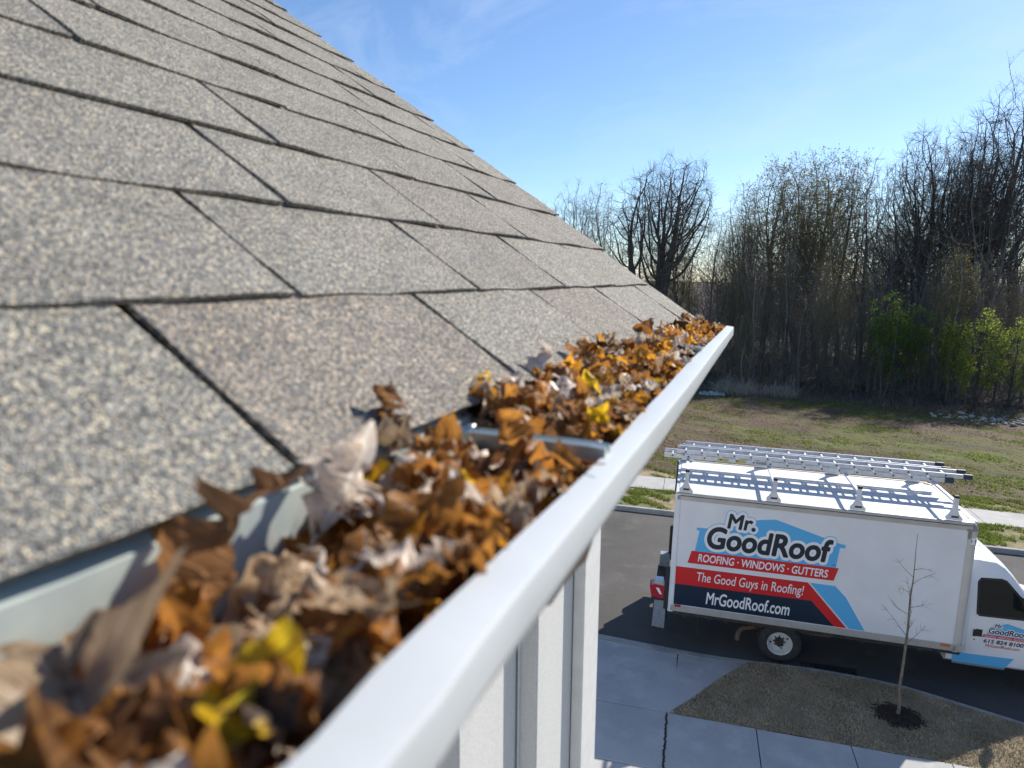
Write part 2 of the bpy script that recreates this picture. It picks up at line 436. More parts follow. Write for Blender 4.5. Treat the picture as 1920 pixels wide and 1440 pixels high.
M['bark_d'] = mat('dark_bark', (0.080, 0.070, 0.062, 1), (0.13, 0.115, 0.10, 1), 3, 0.95, vary=0.2)
M['bark_l'] = mat('grey_bark', (0.18, 0.162, 0.14, 1), (0.27, 0.245, 0.215, 1), 3, 0.95, vary=0.25)
M['bark_w'] = mat('warm_twigs', (0.14, 0.115, 0.088, 1), (0.21, 0.175, 0.13, 1), 2, 0.95, vary=0.25)
M['brush'] = mat('undergrowth_twigs', (0.11, 0.095, 0.08, 1), (0.20, 0.175, 0.145, 1), 0.8, 0.95)
M['sapling'] = mat('sapling_bark', (0.13, 0.105, 0.08, 1), (0.22, 0.185, 0.145, 1), 12, 0.9)
M['bud'] = leafmat('spring_buds', (0.20, 0.19, 0.045, 1), (0.27, 0.23, 0.07, 1), 1.5, 0.45, vary=0.2)
M['leafg'] = leafmat('fresh_green_leaves', (0.19, 0.25, 0.045, 1), (0.32, 0.35, 0.08, 1), 1.2, 0.6, vary=0.2)
M['leafdg'] = leafmat('deep_green_leaves', (0.08, 0.15, 0.022, 1), (0.16, 0.24, 0.035, 1), 1.2, 0.5, vary=0.2)
M['stalk'] = mat('dry_stalks', (0.32, 0.28, 0.22, 1), (0.44, 0.40, 0.33, 1), 3, 0.95)
M['rock'] = mat('pale_limestone', (0.28, 0.265, 0.245, 1), (0.46, 0.44, 0.41, 1), 4, 0.9, vary=0.2, bump=0.5)
M['blade'] = leafmat('grass_blades', (0.13, 0.19, 0.025, 1), (0.24, 0.27, 0.06, 1), 1.5, 0.5, 0.7, 0.0)
M['straw'] = mat('dormant_blades', (0.50, 0.40, 0.26, 1), (0.34, 0.27, 0.17, 1), 2.2, 0.85)
M['strawg'] = mat('dormant_blades_green', (0.15, 0.145, 0.06, 1), (0.21, 0.18, 0.09, 1), 2.2, 0.85)
M['dead'] = leafmat('dead_grass', (0.15, 0.11, 0.068, 1), (0.25, 0.19, 0.12, 1), 0.9, 0.4, 0.8, 0.0)
M['iron'] = mat('cast_iron', (0.035, 0.033, 0.032, 1), (0.06, 0.05, 0.045, 1), 20, 0.7, metal=0.5)
M['sheet'] = mat('pale_sheet', (0.42, 0.46, 0.42, 1), (0.30, 0.36, 0.31, 1), 5, 0.7)

# leaf colours in the gutter
LM = {
 'brown': leafmat('leaf_brown', (0.20, 0.088, 0.034, 1), (0.36, 0.185, 0.080, 1), 5, 0.5, 0.5, veins=True),
 'russet': leafmat('leaf_russet', (0.27, 0.105, 0.022, 1), (0.45, 0.205, 0.045, 1), 5, 0.55, 0.45, veins=True),
 'amber': leafmat('leaf_amber', (0.52, 0.22, 0.020, 1), (0.68, 0.33, 0.04, 1), 5, 0.55, 0.45, veins=True),
 'yellow': leafmat('leaf_yellow', (0.70, 0.42, 0.012, 1), (0.80, 0.52, 0.03, 1), 5, 0.45, 0.45, veins=True),
 'tan': leafmat('leaf_tan', (0.42, 0.29, 0.175, 1), (0.60, 0.44, 0.29, 1), 5, 0.40, 0.45, veins=True),
 'pale': leafmat('leaf_glint_pale', (0.62, 0.49, 0.39, 1), (0.80, 0.69, 0.59, 1), 5, 0.35, 0.4, veins=True),  # pale leaves; the pinkish white paints in sun glints on curled leaves
 'umber': leafmat('leaf_umber', (0.03, 0.017, 0.011, 1), (0.085, 0.045, 0.023, 1), 5, 0.15, 0.5, veins=True),
}

# ------------------------------------------------------------------ the ground, road, pavements
def strip(name, s_list, tfun, hfun, mt, label_kind='structure', parent=None):
    b = MB()
    rows = []
    for s in s_list:
        rows.append([GP(s, t, hfun(s, t)) for t in tfun(s)])
    b.grid(rows)
    o = b.build(name, mt, parent, smooth=True, fixn=False)
    if label_kind: tag(o, kind=label_kind)
    return o

def lerp_table(tab, x):
    xs = [q[0] for q in tab]; ys = [q[1] for q in tab]
    return float(np.interp(x, xs, ys))

SB = sorted(set([-700, -300, -150, -90, -60, -45, -35] + [x * 2.0 for x in range(-14, 15)] + [35, 45, 60, 90, 150, 300, 700]))
CURB_N = [(-700, .3), (-8, .18), (-1.46, .09), (-0.4, 0.0), (0.5, -.06), (2.0, -.06), (3.3, -.08), (4.06, -.19), (4.7, -.42), (5.6, -.74), (7.5, -1.25), (11, -1.8), (18, -2.0), (700, -2.0)]
CURB_F = 7.55
tn = lambda s: lerp_table(CURB_N, s)
hn = lambda x, y: 0.5 * (math.sin(x * .31 + 1.3) * math.sin(y * .23 + .4) + .6 * math.sin(x * .83 + y * .57) + .4 * math.sin(x * 1.7 - y * 1.3 + 2))

s_fine = sorted(set(SB + [x * .5 for x in range(-24, 41)]))
strip('ground', [-1500, -700, -300, -100, -28, 0, 28, 100, 300, 700, 1500], lambda s: [-1200, -300, -60, 0, 60, 200, 600, 1500], lambda s, t: -0.25 - (0.0 if abs(s) < 200 else .3), M['litter'])
strip('road', s_fine, lambda s: [tn(s) + 0.02 + (CURB_F - .02 - tn(s)) * k / 10 for k in range(11)], lambda s, t: 0.0, M['asphalt'])
s_field = sorted(set([-700, -300, -150, -90, -60, -45] + [x * 1.0 for x in range(-36, 37)] + [45, 60, 90, 150, 300, 700]))
t_field = [11.9, 12.5] + [13 + .9 * k for k in range(24)]
def h_field(s, t):
    k = min(1, max(0, (t - 12) / 6))
    return 0.10 + 0.10 * k * hn(s * 1.6, t * 1.6) + .02 * k * math.sin(s * 5.1 + t * 3.3) * math.sin(t * 4.7)
strip('field', s_field, lambda s: t_field, h_field, M['field'])
def h_wood(s, t):
    return h_field(s, 33.7) + 0.10 * hn(s * 1.1, t) * min(1, (t - 33.7) / 6) + max(0, t - 40) * .012 * (1 if t < 90 else 90 / t)
strip('woodland_floor', s_field, lambda s: [33.7, 35, 37, 40, 44, 48, 54, 62, 75, 95, 150, 300, 700], h_wood, M['litter'])
def ground_h(s, t):
    return h_field(s, t) if t <= 33.7 else h_wood(s, t)
strip('far_verge', s_fine, lambda s: [CURB_F + .15, CURB_F + .5, 8.4, 9.0, 9.45 - .03 * 0 + 0.0 + .15], lambda s, t: .11 + .015 * hn(s * 4, t * 4), M['verge'])
strip('field_margin', s_fine, lambda s: [11.05, 11.3, 11.6, 11.9], lambda s, t: .11 + (.012 * hn(s * 4, t * 4) if 11.1 < t < 11.85 else (0 if t < 11.5 else -.01 + (h_field(s, 11.9) - .10))), M['verge'])

# near side: verge lawn, yard
FLARE = [(0.13, -2.2), (0.5, -1.62), (0.86, -1.03), (1.15, -.62), (1.45, -.24)]
def t_top(s):
    return lerp_table(FLARE, s) if s < 1.45 else tn(s) - .15
def apron_h(t): return 0.015 + .095 * max(0, min(1, (-.2 - t) / 1.95))
def h_lawn(s, t):
    d = max(0, min(1, (s - 0.13) / 1.6)) if s < 1.8 else 1
    e = min(1, max(0, (t_top(s) - t) / .5)) if s < 2.2 else 1
    return apron_h(t) + .015 + (.10 - apron_h(t)) * max(d, e) * (1 if t < -.2 else .9) + .012 * hn(s * 5, t * 5)
s_l = [0.14 + .1 * k for k in range(20)] + [2.2 + .3 * k for k in range(25)] + [10, 14, 20, 30, 60, 150]
strip('verge_lawn', s_l, lambda s: [t_top(s) + (-2.21 - t_top(s)) * k / 8 for k in range(9)], h_lawn, M['lawn'])
strip('far_verge_lawn', [-150, -60, -30, -16, -9, -6.6], lambda s: [tn(s) - .15, -1.2, -2.21], lambda s, t: .1, M['lawn'])
strip('yard', s_fine, lambda s: [-3.58, -5, -8, -14, -30, -80], lambda s, t: .10, M['lawn'])

# kerbs in sections, each its own piece
def kerb(name, fun, side, s0, s1, n, h, w=.15, drop=None):
    root = link(name, None); tag(root, kind='structure')
    for i in range(n):
        a, c = s0 + (s1 - s0) * i / n + .004, s0 + (s1 - s0) * (i + 1) / n - .004
        b = MB()
        P = []
        for k in range(7):
            s = a + (c - a) * k / 6
            t0 = fun(s)
            hh = h(s) if callable(h) else h
            P.append([GP(s, t0 + side * 0, -.05), GP(s, t0 + side * .0, hh * .75), GP(s, t0 + side * .03, hh), GP(s, t0 + side * w, hh), GP(s, t0 + side * w, -.05)])
        b.grid(P)
        b.add(P[0], [(0, 1, 2, 3, 4)]); b.add(P[-1], [(4, 3, 2, 1, 0)])
        b.build('kerb_stone', M['curbc'], root)
    return root
def kh(s):
    if s < -6: return .11
    if s < 1.2: return .035
    return min(.10, .035 + (s - 1.2) * .05)
kerb('near_kerb', tn, -1, -24, 24, 16, kh)
kerb('far_kerb', lambda s: CURB_F, 1, -30, 36, 22, .13)

def slabs(name, edges, t0f, t1f, hf, thick=.1, gap=.008):
    root = link(name, None); tag(root, kind='structure')
    for i in range(len(edges) - 1):
        a, c = edges[i] + gap, edges[i + 1] - gap
        b = MB()
        top = []
        for k in range(5):
            s = a + (c - a) * k / 4
            top.append([GP(s, t0f(s), hf(t0f(s)) - thick), GP(s, t0f(s), hf(t0f(s)) - .006)] + [GP(s, t0f(s) + (t1f(s) - t0f(s)) * q, hf(t0f(s) + (t1f(s) - t0f(s)) * q)) for q in (.012, .34, .67, .988)] + [GP(s, t1f(s), hf(t1f(s)) - .006), GP(s, t1f(s), hf(t1f(s)) - thick)])
        b.grid(top)
        b.add(top[0], [tuple(range(8))]); b.add(top[-1], [tuple(range(7, -1, -1))])
        b.build('concrete_slab', M['concrete'], root)
    return root
slabs('far_sidewalk', [-40 + 1.52 * k for k in range(54)], lambda s: 9.62, lambda s: 11.04, lambda t: .135)
slabs('near_sidewalk', [-22.51 + 1.33 * k for k in range(36)], lambda s: -3.57, lambda s: -2.215, lambda t: .122)
slabs('driveway_apron', [-6.5, -4.2, -1.9, 0.22], lambda s: -2.2, lambda s: tn(s) - .165, lambda t: apron_h(t) + .01)
# flared wing of the apron
b = MB()
wing = [(.235, tn(.235) - .165), (1.40, tn(1.4) - .165), (1.15, -.62), (.86, -1.03), (.5, -1.62), (.13, -2.19), (.20, -1.2)]
b.add([GP(s, t, apron_h(t) + .01) for s, t in wing] + [GP(s, t, -.1) for s, t in wing], [tuple(range(7))] + [(i, (i + 1) % 7, 7 + (i + 1) % 7, 7 + i) for i in range(7)])
wg = b.build('driveway_wing', M['concrete']); tag(wg, kind='structure')
slabs('driveway', [-6.5, -4.2, -1.9, 0.22], lambda s: -10.3, lambda s: -3.59, lambda t: .122)
# debris-filled joint
b = MB()
for k in range(60):
    t = -2.25 - k * .023; s = .1 + rnd.uniform(-.012, .012)
    p = GP(s, t, .123)
    b.box(p[0] - .012, p[0] + .012, p[1] - .012, p[1] + .012, p[2], p[2] + rnd.uniform(.004, .012))
tag(b.build('joint_debris', M['mulch']), label='dark debris filling the pavement joint', cat='debris', kind='stuff')

# ------------------------------------------------------------------ the house
EX, EZ = -0.2375, CH - 0.1038          # eave edge of the shingles
TH = R(35.4); CT, ST = math.cos(TH), math.sin(TH)
EXPO = 0.143; TABW = 0.312
YEND, YBACK = 1.69, -9.0
WALLX = -0.47; RIDGE_U = 5.3           # slope length to the ridge

house = thing('house', (0, 0, 0), 'house with grey shingled roof and white board and batten wall beside the driveway', 'house')
def RP(y, u, h=0.0):
    """roof frame: y along the eave, u up the slope, h off the slope"""
    return (EX - u * CT + h * ST, y, EZ + u * ST + h * CT)

b = MB()
P0 = [RP(YEND - .012, -.0, -.03), RP(YEND - .012, RIDGE_U, -.03), RP(YBACK, RIDGE_U, -.03), RP(YBACK, 0, -.03)]
P1 = [RP(YEND - .012, .004, -.008), RP(YEND - .012, RIDGE_U, -.008), RP(YBACK, RIDGE_U, -.008), RP(YBACK, .004, -.008)]
b.add(P0 + P1, [(0, 1, 2, 3), (7, 6, 5, 4), (0, 4, 5, 1), (1, 5, 6, 2), (2, 6, 7, 3), (3, 7, 4, 0)])
roof = b.build('roof', M['deck'], house)

# shingle tabs: six warped variants of one slab, each tab an object
def shingle_mesh(seed):
    q = random.Random(seed)
    nx, nu = 12, 5
    w, L = TABW - .0085, EXPO + .02
    ph = [q.uniform(0, 6.28) for _ in range(6)]
    top, bot = [], []
    for i in range(nx + 1):
        x = -w / 2 + w * i / nx
        edge = .0010 * math.sin(x * 23 + ph[0]) + .0010 * math.sin(x * 61 + ph[1]) + .0005 * math.sin(x * 190 + ph[5])
        rt, rb = [], []
        for j in range(nu + 1):
            u = L * (j / nu) ** 1.15
            lift = .0052 * (1 - u / L) - .0004 + .0012 * math.sin(x * 17 + ph[2]) * (1 - u / L) + .0007 * math.sin(u * 50 + x * 29 + ph[3])
            uu = u + (edge if j == 0 else 0)
            rt.append((x, uu, lift + .0036)); rb.append((x, uu + (.0008 if j == 0 else 0), lift - .0006))
        top.append(rt); bot.append(rb)
    b = MB(); b.grid(top); b.grid([r_[::-1] for r_ in bot])
    b.grid([[bot[i][0] for i in range(nx + 1)], [top[i][0] for i in range(nx + 1)]])
    b.grid([[top[0][j] for j in range(nu + 1)], [bot[0][j] for j in range(nu + 1)]])
    b.grid([[bot[nx][j] for j in range(nu + 1)], [top[nx][j] for j in range(nu + 1)]])
    return b
variants = [shingle_mesh(100 + i) for i in range(6)]
vmesh = []
for vb in variants:
    me = vb.mesh('shingle', M['shingle'], False)
    bm = bmesh.new(); bm.from_mesh(me); bmesh.ops.remove_doubles(bm, verts=bm.verts, dist=1e-6); bmesh.ops.recalc_face_normals(bm, faces=bm.faces); bm.to_mesh(me); bm.free()
    vmesh.append(me)
def shingle_matrix(y, u, sx=1.0, h=0.0):
    mt_ = Matrix.Identity(4)
    ax, au, an = Vector((0, 1, 0)), Vector((-CT, 0, ST)), Vector((ST, 0, CT))
    p = RP(y, u, h)
    for i in range(3):
        mt_[i][0], mt_[i][1], mt_[i][2], mt_[i][3] = ax[i] * sx, au[i], an[i], p[i]
    return mt_
sh_rest = MB()
NC = 36
for k in range(NC):
    off = (0.281 + 0.136 * k + rnd.uniform(-.012, .012)) % TABW
    u0 = k * EXPO + rnd.uniform(-.002, .002)
    j0 = off - math.ceil((off - YBACK) / TABW) * TABW
    y = j0
    while y < YEND - .02:
        ya, yb = max(y, YBACK), min(y + TABW, YEND)
        wv = rnd.randrange(6)
        sx = (yb - ya) / TABW
        if sx > .08:
            mw = shingle_matrix((ya + yb) / 2, u0, sx, rnd.uniform(-.0004, .0008))
            if ya > -1.2 and k < 20:
                o = link('shingle', vmesh[wv], roof); o.matrix_local = mw
            else:
                sh_rest.add([tuple(mw @ Vector(v)) for v in [(-.153, 0, .011), (.153, 0, .011), (.153, .163, .004), (-.153, .163, .004), (-.153, 0, .006), (.153, 0, .006)]], [(0, 1, 2, 3), (4, 5, 1, 0), (4, 0, 3), (5, 2, 1)])
        y += TABW
tag(sh_rest.build('shingle_field', M['shingle'], roof, fixn=False), kind='stuff')
# far slope, ridge cap
ridge = RP(0, RIDGE_U)
b = MB()
bx_, bz_ = ridge[0] * 2 - EX, EZ
b.add([(ridge[0], YEND, ridge[2] + .004), (ridge[0], YBACK, ridge[2] + .004), (bx_, YBACK, bz_), (bx_, YEND, bz_), (ridge[0], YEND, ridge[2] - .03), (ridge[0], YBACK, ridge[2] - .03), (bx_, YBACK, bz_ - .03), (bx_, YEND, bz_ - .03)],
      [(0, 1, 2, 3), (7, 6, 5, 4), (0, 3, 7, 4), (2, 1, 5, 6), (3, 2, 6, 7)])
b.build('rear_slope', M['shingle'], roof)
b = MB()
for i in range(36):
    y0 = YEND - i * .29
    if y0 - .3 < YBACK: break
    b.add([(ridge[0] - .12, y0, ridge[2] - .07), (ridge[0], y0, ridge[2] + .022), (ridge[0] + .12, y0, ridge[2] - .07), (ridge[0] - .12, y0 - .31, ridge[2] - .08), (ridge[0], y0 - .31, ridge[2] + .012), (ridge[0] + .12, y0 - .31, ridge[2] - .08)], [(0, 1, 4, 3), (1, 2, 5, 4)])
b.build('ridge_cap', M['shingle'], roof, fixn=False)
# drip edge under the shingles and along the rake
b = MB()
pr = [(EX + .002, EZ - .0045), (EX - .03, EZ + .010), (EX - .03, EZ + .006), (EX - .004, EZ - .010), (EX - .004, EZ - .045), (EX + .002, EZ - .049)]
b.prism(pr, YBACK, YEND - .004)
b.build('drip_edge', M['drip'], roof)
b = MB()
b.add([RP(YEND - .006, 0, -.16), RP(YEND - .006, RIDGE_U, -.16), RP(YEND - .006, RIDGE_U, -.012), RP(YEND - .006, 0, -.012), RP(YEND - .03, 0, -.16), RP(YEND - .03, RIDGE_U, -.16), RP(YEND - .03, RIDGE_U, -.012), RP(YEND - .03, 0, -.012)],
      [(0, 1, 2, 3), (7, 6, 5, 4), (0, 4, 5, 1), (3, 2, 6, 7), (0, 3, 7, 4)])
b.build('rake_board', M['trim'], roof)
# fascia, soffit
b = MB(); b.box(EX - .040, EX - .020, YBACK, YEND - .035, EZ - .20, EZ - .02); b.build('fascia', M['trim'], house)
b = MB(); b.box(WALLX + .004, EX - .042, YBACK, YEND - .035, EZ - .20, EZ - .188); b.build('soffit', M['trim'], house)
# walls: body, siding panels, battens
HB = -0.2
YW = 1.622
b = MB(); b.box(bx_ - (WALLX - EX) - .0, WALLX - .012, YBACK + .05, YW - .012, HB, EZ - .20); b.build('wall', M['siding'], house)
bat = [1.205 - .333 * k for k in range(0, 28)]
edges = [YW - .004] + bat
for i in range(len(edges) - 1):
    y1, y0 = edges[i] - .0, edges[i + 1]
    bb = MB(); bb.box(WALLX - .010, WALLX, max(y0 + .001, YBACK), y1 - .001, HB, EZ - .2015); bb.build('siding_panel', M['siding'], house)
for y in bat:
    bb = MB()
    prof = [(WALLX + .001, y - .036), (WALLX + .004, y - .048), (WALLX + .006, y - .040), (WALLX + .002, y - .0335), (WALLX + .034, y - .026), (WALLX + .036, y - .022), (WALLX + .036, y + .022), (WALLX + .032, y + .028), (WALLX + .001, y + .034)]
    bb.add([(p[0], p[1], HB) for p in prof] + [(p[0], p[1], EZ - .2025) for p in prof], [tuple(range(9)), tuple(range(17, 8, -1))] + [(i, i + 1, 10 + i, 9 + i) for i in range(8)])
    bb.build('batten', M['siding'], house)
b = MB()
b.box(WALLX + .002, WALLX + .030, 1.513, YW + .022, HB, EZ - .203, bev=.003)
b.box(WALLX - .10, WALLX + .001, YW - .001, YW + .021, HB, EZ - .203, bev=.003)
b.build('corner_board', M['trim'], house)
# gable wall above eave level and its siding
gy = YW - .03
b = MB()
gx0, gx1 = bx_ - (WALLX - EX), WALLX
gz = EZ - .20
gm = (gx0 + gx1) / 2
b.add([(gx0, gy, gz), (gx1, gy, gz), (gm, gy, gz + (gx1 - gm) * ST / CT), (gx0, gy - .1, gz), (gx1, gy - .1, gz), (gm, gy - .1, gz + (gx1 - gm) * ST / CT)], [(0, 1, 2), (5, 4, 3), (0, 3, 4, 1), (1, 4, 5, 2), (2, 5, 3, 0)])
b.build('gable_wall', M['siding'], house)
x = gx1 - .5
while x > gx0 + .2:
    bb = MB(); bb.box(x - .03, x + .03, YW - .012, YW + .012, HB, min(gz + (gx1 - max(x, 2 * gm - x)) * ST / CT, 99) - .06); bb.build('batten', M['siding'], house)
    x -= .41
# garage door and window on the front the drive leads to
b = MB(); b.box(gm - 2.5, gm + 2.5, YW - .010, YW + .03, .10, 2.35); gd = b.build('garage_door', M['trim'], house)
for i in range(4):
    bb = MB(); bb.box(gm - 2.46, gm + 2.46, YW + .031, YW + .045, .14 + i * .55, .14 + i * .55 + .53, bev=.01); bb.build('door_panel', M['trim'], gd)
for xx in (gm - 1.3, gm + 1.3):
    b = MB(); b.box(xx - .55, xx + .55, YW - .008, YW + .025, 3.7, 5.2); w_ = b.build('window', M['trim'], house)
    bb = MB(); bb.box(xx - .48, xx + .48, YW + .026, YW + .032, 3.77, 5.13); bb.build('pane', M['glass'], w_)

# ------------------------------------------------------------------ the gutter (bows inward towards its far end)
G_YI = [-9.0, -1.0, 0.0, .132, .165, .42, .59, .74, .96, 1.3, 1.55, 1.68]
G_IN = [-.108, -.108, -.108, -.108, -.1120, -.1175, -.1280, -.1335, -.1440, -.1560, -.1640, -.1690]
G_YO = [-9.0, -1.0, 0.0, .156, .20, .245, .352, .45, .635, .90, 1.11, 1.30, 1.55, 1.68]
G_OUT = [-.087, -.087, -.087, -.0888, -.0935, -.0955, -.0995, -.1035, -.1105, -.1210, -.1295, -.1380, -.1490, -.1540]
def g_in(y): return float(np.interp(y, G_YI, G_IN))
def g_out(y): return float(np.interp(y, G_YO, G_OUT)) + .0006 * math.sin(y * 9)
def g_lip(y): return CH - .1195 + .0095 * max(0, (y - .6)) / 1.1 + .0006 * math.sin(y * 7 + 1)
GB = EX - .018
def g_section(y):
    xi, xo, z = g_in(y), g_out(y), g_lip(y)
    zb = CH - .232
    return [(GB, CH - .112), (GB, zb), (xo - .082, zb), (xo - .062, zb + .012), (xo - .050, zb + .040), (xo - .028, zb + .056), (xo - .012, z - .040), (xo - .006, z - .0205), (xo - .0012, z - .0190), (xo, z - .0175), (xo + .0004, z - .0018), (xo - .0001, z - .0004), (xo - .0012, z), (xi + .0008, z + .0022), (xi, z + .0010), (xi - .0005, z - .009), (xi + .002, z - .0095)]
gutter = thing('gutter', (0, 0, 0), 'white metal roof gutter packed with dead leaves along the shingle edge', 'gutter')
ys = [-9, -6, -3, -1] + [-.8 + .031 * k for k in range(80)] + [1.683]
b = MB()
b.grid([[(p[0], y, p[1]) for p in g_section(y)] for y in ys])
tr = b.build('trough', M['gutter'], gutter, smooth=True, fixn=False)
sm = tr.modifiers.new('thickness', 'SOLIDIFY'); sm.thickness = .0010; sm.offset = -1
tr.modifiers.new('edges', 'EDGE_SPLIT').split_angle = R(25)
se = [p for p in g_section(1.683)][:13]
b = MB()
b.add([(p[0], 1.684, p[1]) for p in se] + [(p[0], 1.688, p[1]) for p in se], [tuple(range(13)), tuple(range(25, 12, -1))] + [(i, (i + 1) % 13, 13 + (i + 1) % 13, 13 + i) for i in range(13)])
b.build('end_cap', M['gutter'], gutter)
def hanger(y):
    xi = g_in(y) + .003; z = g_lip(y) + .0075
    b = MB()
    W = .0078
    pr = [(-W, -.008), (-W, .002), (-W + .003, .003), (-W + .005, -.002), (W - .005, -.002), (W - .003, .003), (W, .002), (W, -.008), (W - .002, -.008), (W - .002, -.004), (-W + .002, -.004), (-W + .002, -.008)]
    xs = [GB + .004, GB + .02, (GB + xi) / 2, xi - .01, xi]
    dz = [.001, .0015, .001, .0, -.001]
    rows = [[(x_, y + q[0], z + d + q[1]) for q in pr + pr[:1]] for x_, d in zip(xs, dz)]
    b.grid(rows); b.add(rows[0][:-1], [tuple(range(12))]); b.add(rows[-1][:-1], [tuple(range(11, -1, -1))])
    h = b.build('hanger', M['hanger'], gutter)
    b = MB()
    b.tube([(GB + .035, y, z + .0025), (GB + .002, y, z + .0035)], .0028, 8)
    b.lathe([(0.0, .0), (.0055, .0), (.0055, .004), (.004, .005), (0, .005)], 6, 'x', c=(GB + .036, y, z + .0025))
    b.build('screw', M['alum'], h)
for y in (.445, 1.12, -.2): hanger(y)

# ------------------------------------------------------------------ dead leaves
def leaf_outline(kind, q):
    pts = []
    if kind == 'oak':
        n = 5
        half = [(0, .02)]
        for i in range(n):
            y = .06 + .82 * (i + .2) / n; y2 = .06 + .82 * (i + .75) / n
            wmax = .34 * math.sin(math.pi * (.18 + .72 * (i + .5) / n)) * q.uniform(.8, 1.15)
            half += [(wmax * .38, y), (wmax, y + .06), (wmax * .95, y2)]
        half += [(.09, .95), (0, 1.0)]
    elif kind == 'maple':
        half = [(0, .0), (.16, .0), (.27, .08), (.27, .18), (.38, .34), (.35, .42), (.42, .58), (.34, .62), (.27, .62), (.25, .80), (.15, .80), (0, 1.0)]
        half = [(a * q.uniform(.9, 1.1), c) for a, c in half]
    else:
        half = [(0, 0)] + [(.27 * math.sin(math.pi * k / 8) ** .85 * q.uniform(.93, 1.07), k / 8 - .04) for k in range(1, 8)] + [(0, 1)]
    return half
def leaf_mesh(kind, seed, curl, fold, crump, fine=False):
    q = random.Random(seed)
    half = leaf_outline(kind, q)
    if fine:                                  # round the lobes off
        for _ in range(1):
            h2 = [half[0]]
            for p0, p1 in zip(half[:-1], half[1:]):
                h2 += [(p0[0] * .75 + p1[0] * .25, p0[1] * .75 + p1[1] * .25), (p0[0] * .25 + p1[0] * .75, p0[1] * .25 + p1[1] * .75)]
            half = h2 + [half[-1]]
        for i in range(1, len(half) - 1): half[i] = (half[i][0] * q.uniform(.94, 1.06), half[i][1])
    b = MB()
    P = []
    for hx, hy in half: P.append([(sgn * hx * f, hy) for sgn, f in ((-1, 1), (-1, .5), (1, 0), (1, .5), (1, 1))])
    ph = [q.uniform(0, 6.28) for _ in range(8)]
    tw = q.uniform(-.8, .8)
    rows = []
    for row in P:
        r_ = []
        for x, y in row:
            z = fold * abs(x) ** 1.3 * 1.6 + crump * (.10 * math.sin(y * 9 + ph[0]) * math.sin(x * 11 + ph[1]) + .05 * math.sin(y * 21 + x * 13 + ph[2]) + .06 * math.sin(x * 23 + ph[3]))
            yy = y - .5
            a = curl * yy * 1.0
            # bend along the length, twist about it
            rr = 1 / curl if abs(curl) > .05 else 0
            if rr: Y, Z = rr * math.sin(a), rr * (1 - math.cos(a)) ; Y, Z = Y - z * math.sin(a), Z + z * math.cos(a)
            else: Y, Z = yy, z
            t_ = tw * yy
            X2 = x * math.cos(t_) - Z * math.sin(t_) * .5; Z2 = Z * math.cos(t_) + x * math.sin(t_)
            r_.append((X2, Y, Z2))
        rows.append(r_)
    b.grid(rows)
    # stalk
    s0 = rows[0][2]
    b.tube([s0, (s0[0] + .02, s0[1] - .12, s0[2] + .03), (s0[0] + .05, s0[1] - .22, s0[2] + .09)], [.012, .010, .008], 4)
    return b
LB = {}
lseeds = {'brown': ('oval', 'oak', 'maple', 'oval'), 'russet': ('oak', 'oval', 'oval', 'maple'), 'amber': ('oval', 'oval', 'oak'), 'yellow': ('oval', 'oval', 'oval'), 'tan': ('oak', 'maple', 'oval', 'oval'), 'pale': ('oval', 'oak', 'oval'), 'umber': ('oak', 'maple', 'oval')}
LBM = {}
for ci, (cn, kinds) in enumerate(lseeds.items()):
    for vi, kd in enumerate(kinds * 2):
        q = random.Random(ci * 50 + vi)
        args = (kd, ci * 37 + vi, q.choice([-1, 1]) * q.uniform(.4, 3.2), q.uniform(-.9, 1.1), q.uniform(.6, 1.5))
        LBM.setdefault(cn, []).append(leaf_mesh(*args))
        b = leaf_mesh(*args, fine=True)
        LB.setdefault(cn, []).append(b.mesh('dead_leaf', LM[cn], True))
LDESC = {'brown': 'dry mid-brown', 'russet': 'crinkled rust-coloured', 'amber': 'orange amber', 'yellow': 'bright yellow', 'tan': 'faded tan', 'pale': 'pinkish glint-white', 'umber': 'blackened rotting'}
LGRP = {'brown': 'brown leaves in the gutter', 'russet': 'rust-coloured leaves in the gutter', 'amber': 'orange leaves in the gutter', 'yellow': 'yellow leaves in the gutter', 'tan': 'tan leaves in the gutter', 'pale': 'glint-white leaves in the gutter', 'umber': 'blackened leaves in the gutter'}
def leaf_label(cn, vi, x, y, size):
    f = (x - GB) / (g_in(y) - GB)
    where = 'by the shingle edge' if f < .36 else ('along the white lip' if f > .70 else 'mid-heap')
    zone = 'at the bare-walled gutter end' if y < .30 else ('beside the metal strap' if y < .62 else ('halfway to the gutter end cap' if y < 1.15 else 'near the gutter end cap'))
    big = 'large ' if size > .058 else ('small ' if size < .030 else '')
    return big + LDESC[cn] + (' lobed' if lseeds[cn][vi % len(lseeds[cn])] != 'oval' else ' oval') + ' leaf ' + where + ' ' + zone
def heap(y, f):
    """height of the leaf heap above the lip; f = 0 at the back wall, 1 at the lip"""
    base = float(np.interp(y, [0, .2, .30, .36, .45, .8, 1.7], [-.006, -.004, .003, .006, .005, .003, .001]))
    back = float(np.interp(y, [0, .28, .36, .5, 1.0, 1.7], [-.016, -.010, .028, .034, .029, .024]))
    if .33 < y < .475: base -= .016 * math.sin(math.pi * (y - .33) / .145) ** .7
    return base + back * (1 - f) ** .9 + .004 * math.sin(y * 17 + f * 5) + .003 * math.sin(y * 41)
def put_leaf(cn, pos, size, rot, label=None, vi=None, group=True):
    k = rnd.randrange(len(LB[cn])) if vi is None else vi
    o = link('dead_leaf', LB[cn][k])
    o.location = pos; o.rotation_euler = rot; o.scale = (size * rnd.uniform(.8, 1.15), size, size)
    if label: tag(o, label, 'leaf')
    else: tag(o, leaf_label(cn, k, pos[0], pos[1], size), 'leaf', LGRP[cn])
    return o
